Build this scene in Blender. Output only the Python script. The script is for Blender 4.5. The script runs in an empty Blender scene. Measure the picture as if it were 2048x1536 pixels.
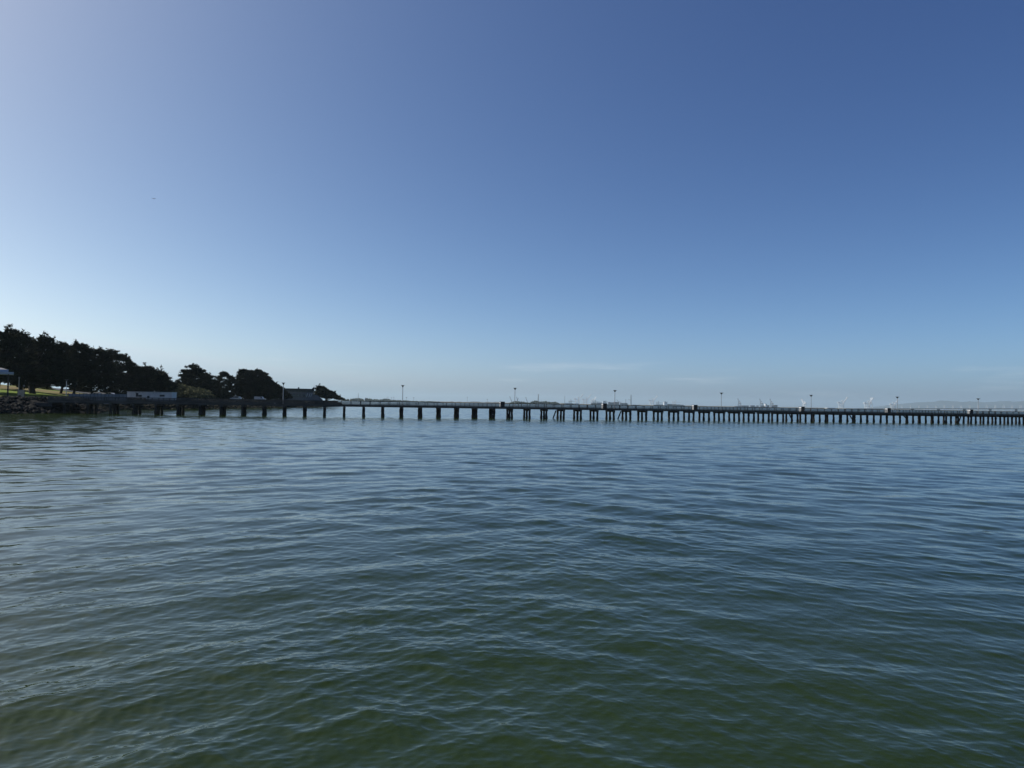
import bpy, math, random
import numpy as np
from mathutils import Matrix, Vector, Euler

R = math.radians
SC = bpy.context.scene
COL = SC.collection

# ------------------------------------------------------------------ camera, sky, sun, exposure
CAMZ = 4.1                       # eye height above the water
FPX, CXP, CYP = 1395.0, 1024.0, 768.0      # focal length and centre of the 2048 x 1536 photograph
ROLL, PITCH = R(0.92), R(1.59)
cam_d = bpy.data.cameras.new('camera')
cam_d.sensor_fit = 'HORIZONTAL'
cam_d.sensor_width = 36.0
cam_d.lens = 36.0 * FPX / 2048.0
cam_d.clip_start = 0.1
cam_d.clip_end = 120000.0
cam = bpy.data.objects.new('camera', cam_d)
COL.objects.link(cam)
cam.matrix_world = (Matrix.Translation((0, 0, CAMZ)) @ Matrix.Rotation(R(90) + PITCH, 4, 'X')
                    @ Matrix.Rotation(ROLL, 4, 'Z'))
SC.camera = cam

SKY_AIR, SKY_DUST, SKY_OZONE = 0.4, 1.7, 8.0
GAM, GAIN = (1.5, 1.35, 1.0), (1.58, 1.39, 1.47)
SUN_AZ, SUN_EL = R(-79.0), R(47.0)          # azimuth from +Y, negative = left of the view
world = bpy.data.worlds.new('World')
SC.world = world
world.use_nodes = True
wn, wl = world.node_tree.nodes, world.node_tree.links
wn.clear()
w_out = wn.new('ShaderNodeOutputWorld')
w_bg = wn.new('ShaderNodeBackground')
sky = wn.new('ShaderNodeTexSky')
sky.sky_type = 'NISHITA'
sky.sun_disc = False
sky.sun_elevation = SUN_EL
sky.sun_rotation = SUN_AZ
sky.altitude = 0.0
sky.air_density = SKY_AIR
sky.dust_density = SKY_DUST
sky.ozone_density = SKY_OZONE
# one even film response over the whole sky
w_s = wn.new('ShaderNodeSeparateColor')
w_hs = wn.new('ShaderNodeCombineColor')
wl.new(sky.outputs[0], w_s.inputs[0])
w_ch = []
for ch, gam, gain in ((0, GAM[0], GAIN[0]), (1, GAM[1], GAIN[1]), (2, GAM[2], GAIN[2])):
    a = wn.new('ShaderNodeMath'); a.operation = 'POWER'
    b = wn.new('ShaderNodeMath'); b.operation = 'MULTIPLY'
    a.inputs[1].default_value = gam
    b.inputs[1].default_value = gain
    wl.new(w_s.outputs[ch], a.inputs[0])
    wl.new(a.outputs[0], b.inputs[0])
    w_ch.append(b.outputs[0])
def w_min(p, q, k):                      # the glare near the sun stays neutral instead of turning orange
    m_ = wn.new('ShaderNodeMath'); m_.operation = 'MULTIPLY'; m_.inputs[1].default_value = k
    n_ = wn.new('ShaderNodeMath'); n_.operation = 'MINIMUM'
    wl.new(q, m_.inputs[0]); wl.new(p, n_.inputs[0]); wl.new(m_.outputs[0], n_.inputs[1])
    return n_.outputs[0]
w_cap = wn.new('ShaderNodeMath'); w_cap.operation = 'MINIMUM'; w_cap.inputs[1].default_value = 10.0
wl.new(w_ch[2], w_cap.inputs[0])
w_b = w_cap.outputs[0]
w_g = w_min(w_ch[1], w_b, 0.90)
w_r = w_min(w_ch[0], w_g, 0.84)
for ch, so in ((0, w_r), (1, w_g), (2, w_b)):
    wl.new(so, w_hs.inputs[ch])
# thin wisps of cloud low over the horizon, all the way round
w_tc = wn.new('ShaderNodeTexCoord')
w_map = wn.new('ShaderNodeMapping')
w_map.inputs['Scale'].default_value = (5.0, 5.0, 62.0)
w_map.inputs['Location'].default_value = (0.35, 0.2, 0.0)
wl.new(w_tc.outputs['Generated'], w_map.inputs['Vector'])
w_no = wn.new('ShaderNodeTexNoise')
w_no.inputs['Scale'].default_value = 1.0
w_no.inputs['Detail'].default_value = 5.0
w_no.inputs['Roughness'].default_value = 0.55
wl.new(w_map.outputs[0], w_no.inputs['Vector'])
w_cr = wn.new('ShaderNodeMapRange')
w_cr.interpolation_type = 'SMOOTHSTEP'
w_cr.inputs['From Min'].default_value = 0.52
w_cr.inputs['From Max'].default_value = 0.74
wl.new(w_no.outputs['Fac'], w_cr.inputs['Value'])
w_sep = wn.new('ShaderNodeSeparateXYZ')
wl.new(w_tc.outputs['Generated'], w_sep.inputs[0])
w_e1 = wn.new('ShaderNodeMapRange')
w_e1.interpolation_type = 'SMOOTHSTEP'
w_e1.inputs['From Min'].default_value = 0.005
w_e1.inputs['From Max'].default_value = 0.035
wl.new(w_sep.outputs['Z'], w_e1.inputs['Value'])
w_e2 = wn.new('ShaderNodeMapRange')
w_e2.interpolation_type = 'SMOOTHSTEP'
w_e2.inputs['From Min'].default_value = 0.045
w_e2.inputs['From Max'].default_value = 0.075
w_e2.inputs['To Min'].default_value = 1.0
w_e2.inputs['To Max'].default_value = 0.0
wl.new(w_sep.outputs['Z'], w_e2.inputs['Value'])
w_m1 = wn.new('ShaderNodeMath'); w_m1.operation = 'MULTIPLY'
w_m2 = wn.new('ShaderNodeMath'); w_m2.operation = 'MULTIPLY'
w_m3 = wn.new('ShaderNodeMath'); w_m3.operation = 'MULTIPLY'
w_m3.inputs[1].default_value = 0.30
wl.new(w_e1.outputs[0], w_m1.inputs[0]); wl.new(w_e2.outputs[0], w_m1.inputs[1])
wl.new(w_m1.outputs[0], w_m2.inputs[0]); wl.new(w_cr.outputs[0], w_m2.inputs[1])
wl.new(w_m2.outputs[0], w_m3.inputs[0])
w_mix = wn.new('ShaderNodeMix'); w_mix.data_type = 'RGBA'
wl.new(w_m3.outputs[0], w_mix.inputs['Factor'])
wl.new(w_hs.outputs[0], w_mix.inputs['A'])
w_mix.inputs['B'].default_value = (7.2, 7.6, 8.0, 1)
wl.new(w_mix.outputs['Result'], w_bg.inputs['Color'])
w_bg.inputs['Strength'].default_value = 0.1
wl.new(w_bg.outputs[0], w_out.inputs['Surface'])

sun_d = bpy.data.lights.new('sun', 'SUN')
sun_d.energy = 4.4
sun_d.angle = R(0.53)
sun_d.color = (1.0, 0.95, 0.87)
sun = bpy.data.objects.new('sun', sun_d)
COL.objects.link(sun)
sun_vec = Vector((math.sin(SUN_AZ) * math.cos(SUN_EL), math.cos(SUN_AZ) * math.cos(SUN_EL), math.sin(SUN_EL)))
sun.rotation_euler = sun_vec.to_track_quat('Z', 'Y').to_euler()
sun.location = (-60, 20, 90)

SC.view_settings.view_transform = 'Standard'
SC.view_settings.look = 'None'
SC.view_settings.exposure = 0.12
SC.view_settings.gamma = 1.0
SC.view_settings.use_curve_mapping = False
SC.cycles.use_denoising = True
SC.cycles.denoising_prefilter = 'ACCURATE'
SC.cycles.use_adaptive_sampling = False
SC.cycles.volume_bounces = 3
SC.cycles.max_bounces = 6
SC.cycles.diffuse_bounces = 3
SC.cycles.glossy_bounces = 3
SC.cycles.sample_clamp_indirect = 4.0

rng = random.Random(7)

# ------------------------------------------------------------------ helpers
def yh(x):                        # row of the horizon in column x of the photograph
    return 806.7 + 0.0161 * (x - CXP)
def wx(x, Y):                     # world X of column x at distance Y
    return (x - CXP) / FPX * Y
def wz(x, y, Y):                  # world Z of a photograph point at distance Y
    return CAMZ + (yh(x) - y) / FPX * Y

def mat(name, c1, c2=None, rough=0.8, scale=3.0, metallic=0.0, bump=0.0, spec=0.3, detail=4.0, stretch=None):
    m = bpy.data.materials.new(name)
    m.use_nodes = True
    n, l = m.node_tree.nodes, m.node_tree.links
    p = n['Principled BSDF']
    p.inputs['Roughness'].default_value = rough
    p.inputs['Metallic'].default_value = metallic
    p.inputs['Specular IOR Level'].default_value = spec
    if c2 is None:
        c2 = tuple(v * 0.75 for v in c1)
    tc = n.new('ShaderNodeTexCoord')
    no = n.new('ShaderNodeTexNoise')
    no.inputs['Scale'].default_value = scale
    no.inputs['Detail'].default_value = detail
    if stretch:
        mp = n.new('ShaderNodeMapping')
        mp.inputs['Scale'].default_value = stretch
        l.new(tc.outputs['Object'], mp.inputs['Vector'])
        l.new(mp.outputs[0], no.inputs['Vector'])
    else:
        l.new(tc.outputs['Object'], no.inputs['Vector'])
    cr = n.new('ShaderNodeValToRGB')
    cr.color_ramp.elements[0].position = 0.35
    cr.color_ramp.elements[1].position = 0.68
    cr.color_ramp.elements[0].color = (*c2, 1)
    cr.color_ramp.elements[1].color = (*c1, 1)
    l.new(no.outputs['Fac'], cr.inputs['Fac'])
    l.new(cr.outputs['Color'], p.inputs['Base Color'])
    if bump:
        b = n.new('ShaderNodeBump')
        b.inputs['Strength'].default_value = bump
        b.inputs['Distance'].default_value = 0.05
        l.new(no.outputs['Fac'], b.inputs['Height'])
        l.new(b.outputs[0], p.inputs['Normal'])
    return m

class MB:
    """collects simple solids; build() links them as one mesh object"""
    def __init__(s):
        s.v, s.f = [], []
    def raw(s, v, f):
        o = len(s.v)
        s.v += [tuple(p) for p in v]
        s.f += [tuple(i + o for i in q) for q in f]
        return s
    def box(s, x0, x1, y0, y1, z0, z1):
        return s.raw([(x0, y0, z0), (x1, y0, z0), (x1, y1, z0), (x0, y1, z0),
                      (x0, y0, z1), (x1, y0, z1), (x1, y1, z1), (x0, y1, z1)],
                     [(3, 2, 1, 0), (4, 5, 6, 7), (0, 1, 5, 4), (1, 2, 6, 5), (2, 3, 7, 6), (3, 0, 4, 7)])
    def beam(s, p, q, w, h=None):
        p, q = Vector(p), Vector(q)
        h = h or w
        d = (q - p).normalized()
        a = d.cross(Vector((0, 0, 1)))
        if a.length < 1e-4:
            a = Vector((1, 0, 0))
        a.normalize()
        b = a.cross(d)
        a, b = a * w / 2, b * h / 2
        v = [p - a - b, p + a - b, p + a + b, p - a + b, q - a - b, q + a - b, q + a + b, q - a + b]
        return s.raw(v, [(0, 1, 2, 3), (7, 6, 5, 4), (1, 0, 4, 5), (2, 1, 5, 6), (3, 2, 6, 7), (0, 3, 7, 4)])
    def tube(s, pts, rad, n=7, cap=True):
        pts = [Vector(p) for p in pts]
        vs, fs = [], []
        for i, p in enumerate(pts):
            d = (pts[min(i + 1, len(pts) - 1)] - pts[max(i - 1, 0)]).normalized()
            a = d.cross(Vector((0.13, 1, 0.07)))
            if a.length < 1e-3:
                a = d.cross(Vector((1, 0, 0)))
            a.normalize()
            b = d.cross(a)
            for k in range(n):
                t = 2 * math.pi * k / n
                vs.append(p + (a * math.cos(t) + b * math.sin(t)) * rad[i])
        for i in range(len(pts) - 1):
            for k in range(n):
                fs.append((i * n + k, i * n + (k + 1) % n, (i + 1) * n + (k + 1) % n, (i + 1) * n + k))
        if cap:
            fs.append(tuple(range(n - 1, -1, -1)))
            fs.append(tuple((len(pts) - 1) * n + k for k in range(n)))
        return s.raw(vs, fs)
    def prism(s, prof, y0, y1):
        """profile in x,z pulled along y"""
        n = len(prof)
        v = [(x, y0, z) for x, z in prof] + [(x, y1, z) for x, z in prof]
        f = [tuple(range(n)), tuple(range(2 * n - 1, n - 1, -1))]
        f += [(i, i + n, (i + 1) % n + n, (i + 1) % n) for i in range(n)]
        return s.raw(v, f)
    def ell(s, c, r, seg=8, rings=5, jit=0.0, rg=None):
        vs, fs = [], []
        vs.append((c[0], c[1], c[2] - r[2]))
        for i in range(1, rings):
            ph = -math.pi / 2 + math.pi * i / rings
            for k in range(seg):
                t = 2 * math.pi * k / seg
                q = 1 + (rg.uniform(-jit, jit) if rg else 0)
                vs.append((c[0] + r[0] * q * math.cos(ph) * math.cos(t), c[1] + r[1] * q * math.cos(ph) * math.sin(t),
                           c[2] + r[2] * q * math.sin(ph)))
        vs.append((c[0], c[1], c[2] + r[2]))
        L = len(vs) - 1
        for k in range(seg):
            fs.append((0, 1 + (k + 1) % seg, 1 + k))
            fs.append((L, L - seg + k, L - seg + (k + 1) % seg))
        for i in range(rings - 2):
            for k in range(seg):
                a = 1 + i * seg
                fs.append((a + k, a + (k + 1) % seg, a + seg + (k + 1) % seg, a + seg + k))
        return s.raw(vs, fs)
    def mesh(s, name):
        me = bpy.data.meshes.new(name)
        me.from_pydata(s.v, [], s.f)
        me.update()
        return me
    def build(s, name, m, parent=None, loc=None, smooth=False):
        return link(name, s.mesh(name), m, parent, loc, smooth)

def link(name, me, m, parent=None, loc=None, smooth=False):
    if m is not None and not me.materials:
        me.materials.append(m)
    if smooth:
        me.polygons.foreach_set('use_smooth', [True] * len(me.polygons))
    o = bpy.data.objects.new(name, me)
    COL.objects.link(o)
    if parent is not None:
        o.parent = parent
    if loc is not None:
        o.location = loc
    return o

def tag(o, label=None, cat=None, group=None, kind=None):
    if label: o['label'] = label
    if cat: o['category'] = cat
    if group: o['group'] = group
    if kind: o['kind'] = kind
    return o

def empty(name, loc, rz=0.0):
    o = bpy.data.objects.new(name, None)
    o.empty_display_size = 0.3
    COL.objects.link(o)
    o.location = loc
    o.rotation_euler = (0, 0, rz)
    return o

def copy_tree(o, parent=None):
    c = o.copy()
    COL.objects.link(c)
    c.parent = parent
    for ch in list(o.children):
        copy_tree(ch, c)
    return c

# ------------------------------------------------------------------ materials
M = {}
M['pile'] = mat('pile_wood', (0.035, 0.030, 0.026), (0.014, 0.013, 0.012), 0.85, 2.0, bump=0.6, stretch=(1, 1, 0.3))
M['timber'] = mat('weathered_timber', (0.080, 0.076, 0.071), (0.040, 0.038, 0.036), 0.8, 1.5, bump=0.3, stretch=(0.2, 1, 1))
M['deck'] = mat('pier_deck', (0.13, 0.125, 0.12), (0.07, 0.068, 0.065), 0.85, 0.8)
M['lampmetal'] = mat('painted_lamp_metal', (0.40, 0.42, 0.44), (0.30, 0.32, 0.34), 0.45, 6.0, spec=0.5)
M['lampdark'] = mat('dark_lamp_housing', (0.05, 0.055, 0.06), None, 0.5, 6.0)
M['glass'] = mat('lamp_glass', (0.35, 0.37, 0.38), None, 0.2, 5.0, spec=0.5)
M['white'] = mat('white_paint_and_lit_end', (0.72, 0.73, 0.74), (0.55, 0.56, 0.57), 0.6, 2.0)
M['boxdark'] = mat('dark_board', (0.055, 0.052, 0.05), (0.03, 0.03, 0.03), 0.8, 3.0)
M['rock'] = mat('riprap_rock', (0.036, 0.033, 0.028), (0.012, 0.0118, 0.0115), 0.9, 1.4, bump=0.8, spec=0.08)
M['weedrock'] = mat('weedy_riprap', (0.045, 0.041, 0.025), (0.014, 0.0135, 0.011), 0.9, 1.2, bump=0.8, spec=0.08)
M['bark'] = mat('cypress_bark', (0.05, 0.04, 0.033), (0.028, 0.023, 0.02), 0.9, 3.0, bump=0.5, stretch=(1, 1, 0.25))
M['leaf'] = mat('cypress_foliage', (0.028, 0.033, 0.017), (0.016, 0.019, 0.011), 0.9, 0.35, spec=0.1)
M['bush'] = mat('olive_foliage', (0.17, 0.165, 0.085), (0.10, 0.10, 0.055), 0.9, 0.5, spec=0.1)
M['asphalt'] = mat('asphalt', (0.06, 0.06, 0.06), (0.045, 0.045, 0.046), 0.9, 0.6)

# ------------------------------------------------------------------ water
def make_water():
    r = np.random.RandomState(11)
    # radii from below the camera to the horizon, about four rows to each pixel row of the view
    rows = 1090
    ang = np.linspace(math.atan(CAMZ / 5.6), math.atan(CAMZ / 1500.0), rows)
    # spacing even in angle below the eye near the pier, finer close by where ripples show
    rad = CAMZ / np.tan(ang)
    rad = np.concatenate([rad, np.geomspace(1700, 41000, 26)])
    inner = np.linspace(0.0, 5.6, 26)[1:-1]
    rad = np.concatenate([inner, rad])
    fine = np.linspace(R(-43), R(43), 810)
    coarse = np.linspace(R(43), R(317), 120)[1:-1]
    th = np.concatenate([fine, coarse])
    nr, nt = len(rad), len(th)
    dr = np.gradient(rad)
    dth = np.concatenate([np.full(len(fine), fine[1] - fine[0]), np.full(len(coarse), coarse[1] - coarse[0])])
    # wave trains
    N = 320
    LMIN, LMAX = math.log(0.085), math.log(6.5)
    lam = np.exp(r.uniform(LMIN, LMAX, N))
    sysA = r.rand(N) < 0.55
    base = np.where(sysA, R(-60), R(-119))          # travelling towards the shore on the near side
    spread = np.interp(np.log(lam), [LMIN, LMAX], [R(36), R(13)])
    dirn = base + r.randn(N) * spread
    # slope shared over the octaves, less at both ends
    lw = np.interp(np.log(lam), [LMIN, math.log(0.17), math.log(0.5), math.log(1.2), math.log(2.6), LMAX],
                   [0.95, 1.35, 1.05, 0.90, 0.92, 0.26])
    sl = lw / math.sqrt((lw ** 2).sum() / 2.0) * WAVE_SLOPE
    k = 2 * math.pi / lam
    amp = sl / k
    ph = r.uniform(0, 2 * math.pi, N)
    dx, dy = np.cos(dirn), np.sin(dirn)
    st, ct = np.sin(th), np.cos(th)
    X = np.zeros((nr, nt), np.float32); Yv = np.zeros((nr, nt), np.float32); Z = np.zeros((nr, nt), np.float32)
    fin = np.zeros((nr, nt), np.float32)
    var = (sl ** 2)
    for i in range(nr):
        px = rad[i] * st
        py = rad[i] * ct
        # wave direction against the radial direction at each column
        cs = np.abs(st[:, None] * dx[None, :] + ct[:, None] * dy[None, :])
        sn = np.sqrt(np.clip(1 - cs * cs, 0, 1))
        adv = np.maximum(k[None, :] * dr[i] * cs, k[None, :] * (rad[i] * dth)[:, None] * sn)
        use = adv.min(axis=0) < 2.3
        if not use.any():
            X[i], Yv[i] = px, py
            fin[i] = 1.0
            continue
        a = np.clip((2.3 - adv[:, use]) / 1.3, 0, 1)
        phase = (px[:, None] * (dx * k)[None, use] + py[:, None] * (dy * k)[None, use] + ph[None, use]).astype(np.float32)
        # one wave train rules the left of the bay, the other the right
        side = 0.38 * np.tanh((px + 1.0) / 9.0)[:, None]
        wt = np.sqrt(2 * np.where(sysA[None, use], 0.5 - side, 0.5 + side))
        g = 1.0 + 0.22 * np.sin(px * 0.21 + 0.13 * py + 1.0) * np.sin(py * 0.17 - px * 0.06) + 0.14 * np.sin(px * 0.52 - py * 0.31)
        A = (a * amp[None, use] * wt).astype(np.float32)
        s, c = np.sin(phase), np.cos(phase)
        Z[i] = (A * s).sum(1) * g
        X[i] = px + (A * c * dx[None, use]).sum(1) * 1.6
        Yv[i] = py + (A * c * dy[None, use]).sum(1) * 1.6
        fin[i] = 1.0 - (a * a * var[None, use]).sum(1) / var.sum()
    nv = nr * nt + 1
    co = np.zeros((nv, 3), np.float32)
    co[1:, 0] = X.ravel(); co[1:, 1] = Yv.ravel(); co[1:, 2] = Z.ravel()
    i0 = np.arange(nr - 1)[:, None] * nt
    j = np.arange(nt)[None, :]
    j1 = (j + 1) % nt
    q = np.stack([1 + i0 + j, 1 + i0 + j1, 1 + i0 + nt + j1, 1 + i0 + nt + j], -1)[..., ::-1].reshape(-1, 4)
    fan = np.stack([np.zeros(nt, int), 1 + j1.ravel(), 1 + j.ravel()], -1)
    me = bpy.data.meshes.new('water')
    me.vertices.add(nv)
    me.vertices.foreach_set('co', co.ravel())
    nl = q.size + fan.size
    me.loops.add(nl)
    me.loops.foreach_set('vertex_index', np.concatenate([q.ravel(), fan.ravel()]).astype(np.int32))
    me.polygons.add(len(q) + len(fan))
    starts = np.concatenate([np.arange(len(q)) * 4, q.size + np.arange(len(fan)) * 3]).astype(np.int32)
    me.polygons.foreach_set('loop_start', starts)
    me.polygons.foreach_set('use_smooth', np.ones(len(starts), bool))
    at = me.attributes.new('unresolved', 'FLOAT', 'POINT')
    at.data.foreach_set('value', np.concatenate([[0.0], fin.ravel()]).astype(np.float32))
    me.update()
    me.validate()
    return me

def water_material():
    m = bpy.data.materials.new('bay_water')
    m.use_nodes = True
    n, l = m.node_tree.nodes, m.node_tree.links
    p = n['Principled BSDF']
    p.inputs['IOR'].default_value = 1.40
    p.inputs['Roughness'].default_value = 0.06
    p.inputs['Specular IOR Level'].default_value = 0.5
    tc = n.new('ShaderNodeTexCoord')
    # murky green, with slow drifts of silt
    no = n.new('ShaderNodeTexNoise')
    no.inputs['Scale'].default_value = 0.09
    no.inputs['Detail'].default_value = 3.0
    l.new(tc.outputs['Object'], no.inputs['Vector'])
    cr = n.new('ShaderNodeValToRGB')
    cr.color_ramp.elements[0].position = 0.3
    cr.color_ramp.elements[1].position = 0.7
    cr.color_ramp.elements[0].color = (0.0112, 0.0218, 0.0008, 1)
    cr.color_ramp.elements[1].color = (0.0172, 0.028, 0.0014, 1)
    l.new(no.outputs['Fac'], cr.inputs['Fac'])
    l.new(cr.outputs[0], p.inputs['Base Color'])
    def noise(scale, detail, sx, sy, rot):
        mp = n.new('ShaderNodeMapping')
        mp.inputs['Rotation'].default_value = (0, 0, rot)
        mp.inputs['Scale'].default_value = (sx, sy, 1)
        l.new(tc.outputs['Object'], mp.inputs['Vector'])
        t = n.new('ShaderNodeTexNoise')
        t.inputs['Scale'].default_value = scale
        t.inputs['Detail'].default_value = detail
        t.inputs['Roughness'].default_value = 0.5
        l.new(mp.outputs[0], t.inputs['Vector'])
        return t.outputs['Fac']
    # ripples too small for the mesh
    b1 = n.new('ShaderNodeBump')
    b1.inputs['Strength'].default_value = 1.0
    b1.inputs['Distance'].default_value = RIPPLE
    l.new(noise(13.0, 2.0, 0.5, 1.5, R(12)), b1.inputs['Height'])
    # longer waves, only where the far mesh is too coarse to carry them: slopes straight from a noise field
    at = n.new('ShaderNodeAttribute')
    at.attribute_name = 'unresolved'
    def slopes(scale, detail, sx, sy, rot, amount):
        mp = n.new('ShaderNodeMapping')
        mp.inputs['Rotation'].default_value = (0, 0, rot)
        mp.inputs['Scale'].default_value = (sx, sy, 1)
        l.new(tc.outputs['Object'], mp.inputs['Vector'])
        t = n.new('ShaderNodeTexNoise')
        t.inputs['Scale'].default_value = scale
        t.inputs['Detail'].default_value = detail
        t.inputs['Roughness'].default_value = 0.6
        l.new(mp.outputs[0], t.inputs['Vector'])
        sub = n.new('ShaderNodeVectorMath'); sub.operation = 'SUBTRACT'
        sub.inputs[1].default_value = (0.5, 0.5, 0.5)
        l.new(t.outputs['Color'], sub.inputs[0])
        # steeper on the side that faces the near shore, as wind waves running in are
        sp = n.new('ShaderNodeSeparateXYZ'); l.new(sub.outputs[0], sp.inputs[0])
        ab = n.new('ShaderNodeMath'); ab.operation = 'ABSOLUTE'; l.new(sp.outputs['Y'], ab.inputs[0])
        cb = n.new('ShaderNodeCombineXYZ'); l.new(sp.outputs['X'], cb.inputs['X']); l.new(ab.outputs[0], cb.inputs['Y'])
        mul = n.new('ShaderNodeVectorMath'); mul.operation = 'MULTIPLY'
        mul.inputs[1].default_value = (amount * 0.7, -amount, 0.0)
        l.new(cb.outputs[0], mul.inputs[0])
        sc_ = n.new('ShaderNodeVectorMath'); sc_.operation = 'SCALE'
        l.new(mul.outputs[0], sc_.inputs[0])
        l.new(at.outputs['Fac'], sc_.inputs['Scale'])
        return sc_.outputs[0]
    add = n.new('ShaderNodeVectorMath'); add.operation = 'ADD'
    l.new(b1.outputs[0], add.inputs[0])
    l.new(slopes(0.36, 4.0, 0.7, 1.0, R(8), FARWAVE), add.inputs[1])
    nrm = n.new('ShaderNodeVectorMath'); nrm.operation = 'NORMALIZE'
    l.new(add.outputs[0], nrm.inputs[0])
    l.new(nrm.outputs[0], p.inputs['Normal'])
    ro = n.new('ShaderNodeMapRange')
    ro.inputs['To Min'].default_value = 0.015
    ro.inputs['To Max'].default_value = 0.11
    l.new(at.outputs['Fac'], ro.inputs['Value'])
    l.new(ro.outputs[0], p.inputs['Roughness'])
    return m

WAVE_SLOPE, RIPPLE, FARWAVE = 0.083, 0.0022, 0.55
water = tag(link('water', make_water(), water_material()), kind='structure')

# ------------------------------------------------------------------ land behind the pier
SHORE_PX = [(-420, 150), (-200, 150), (0, 153), (100, 165), (196, 176), (222, 208), (240, 229), (300, 241), (360, 260),
            (450, 295), (530, 338), (600, 392), (645, 430), (682, 480), (692, 505)]
SHORE = [(wx(x, Y), Y) for x, Y in SHORE_PX] + [(-150, 548), (-270, 600), (-420, 640)]
def shore_dist(px, py):
    """metres inland of the waterline (negative over the water)"""
    px, py = np.atleast_1d(np.asarray(px, float)), np.atleast_1d(np.asarray(py, float))
    best = np.full(px.shape, 1e9)
    pts = SHORE
    for (ax, ay), (bx, by) in zip(pts[:-1], pts[1:]):
        dx, dy = bx - ax, by - ay
        t = np.clip(((px - ax) * dx + (py - ay) * dy) / (dx * dx + dy * dy), 0, 1)
        best = np.minimum(best, np.hypot(px - ax - t * dx, py - ay - t * dy))
    poly = pts + [(-900, 640), (-900, 150)]
    ins = np.zeros(px.shape, bool)
    j = len(poly) - 1
    for i in range(len(poly)):
        xi, yi = poly[i]; xj, yj = poly[j]
        c = ((yi > py) != (yj > py)) & (px < (xj - xi) * (py - yi) / (yj - yi + 1e-12) + xi)
        ins ^= c
        j = i
    return np.where(ins, best, -best)
def land_z(px, py):
    px, py = np.atleast_1d(np.asarray(px, float)), np.atleast_1d(np.asarray(py, float))
    d = shore_dist(px, py)
    z = np.interp(d, [-4, 0, 6.0, 9, 30, 60], [-2.6, -0.15, 3.15, 3.35, 3.75, 3.95])
    # grassy mound on the left, dropping towards the car park
    m = np.exp(-(((px + 182) / 26) ** 2 + ((py - 222) / 30) ** 2)) * 4.2
    m += np.exp(-(((px + 245) / 45) ** 2 + ((py - 235) / 50) ** 2)) * 5.0
    m += np.exp(-(((px + 140) / 16) ** 2 + ((py - 214) / 16) ** 2)) * 0.9
    m += np.exp(-(((px + 168) / 30) ** 2 + ((py - 264) / 22) ** 2)) * 2.2
    return z + m * np.clip((d - 7) / 14, 0, 1)
def lz(x, y):
    return float(land_z(x, y)[0])

def make_land():
    xs = np.concatenate([np.linspace(-420, -230, 60), np.linspace(-228, -92, 150)])
    ys = np.concatenate([np.linspace(138, 330, 190), np.linspace(333, 640, 100)])
    gx, gy = np.meshgrid(xs, ys)
    z = land_z(gx.ravel(), gy.ravel()).reshape(gx.shape)
    r = np.random.RandomState(4)
    z = z + r.uniform(-0.05, 0.05, z.shape)
    v = np.stack([gx, gy, z], -1).reshape(-1, 3)
    nx, ny = len(xs), len(ys)
    f = []
    keep = (shore_dist(gx.ravel(), gy.ravel()) > -5).reshape(gx.shape)
    for j in range(ny - 1):
        for i in range(nx - 1):
            if keep[j, i] or keep[j + 1, i] or keep[j, i + 1] or keep[j + 1, i + 1]:
                a = j * nx + i
                f.append((a, a + 1, a + nx + 1, a + nx))
    me = bpy.data.meshes.new('land')
    me.from_pydata([tuple(p) for p in v], [], f)
    me.update()
    m = bpy.data.materials.new('park_ground')
    m.use_nodes = True
    n, l = m.node_tree.nodes, m.node_tree.links
    p = n['Principled BSDF']
    p.inputs['Roughness'].default_value = 0.95
    p.inputs['Specular IOR Level'].default_value = 0.1
    tc = n.new('ShaderNodeTexCoord')
    no = n.new('ShaderNodeTexNoise'); no.inputs['Scale'].default_value = 0.06; no.inputs['Detail'].default_value = 6
    l.new(tc.outputs['Object'], no.inputs['Vector'])
    cr = n.new('ShaderNodeValToRGB')
    e = cr.color_ramp.elements
    e[0].position = 0.40; e[0].color = (0.12, 0.17, 0.028, 1)
    e[1].position = 0.62; e[1].color = (0.17, 0.135, 0.065, 1)
    k = e.new(0.50); k.color = (0.15, 0.17, 0.042, 1)
    l.new(no.outputs['Fac'], cr.inputs['Fac'])
    # bare dark stone on the bank below the turf
    sx = n.new('ShaderNodeSeparateXYZ'); l.new(tc.outputs['Object'], sx.inputs[0])
    mr = n.new('ShaderNodeMapRange'); mr.inputs['From Min'].default_value = 3.2; mr.inputs['From Max'].default_value = 3.4
    l.new(sx.outputs['Z'], mr.inputs['Value'])
    mx = n.new('ShaderNodeMix'); mx.data_type = 'RGBA'
    mx.inputs['A'].default_value = (0.016, 0.0155, 0.014, 1)
    l.new(mr.outputs[0], mx.inputs['Factor']); l.new(cr.outputs[0], mx.inputs['B'])
    l.new(mx.outputs['Result'], p.inputs['Base Color'])
    return tag(link('land', me, m, smooth=True), kind='structure')
land = make_land()

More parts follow.
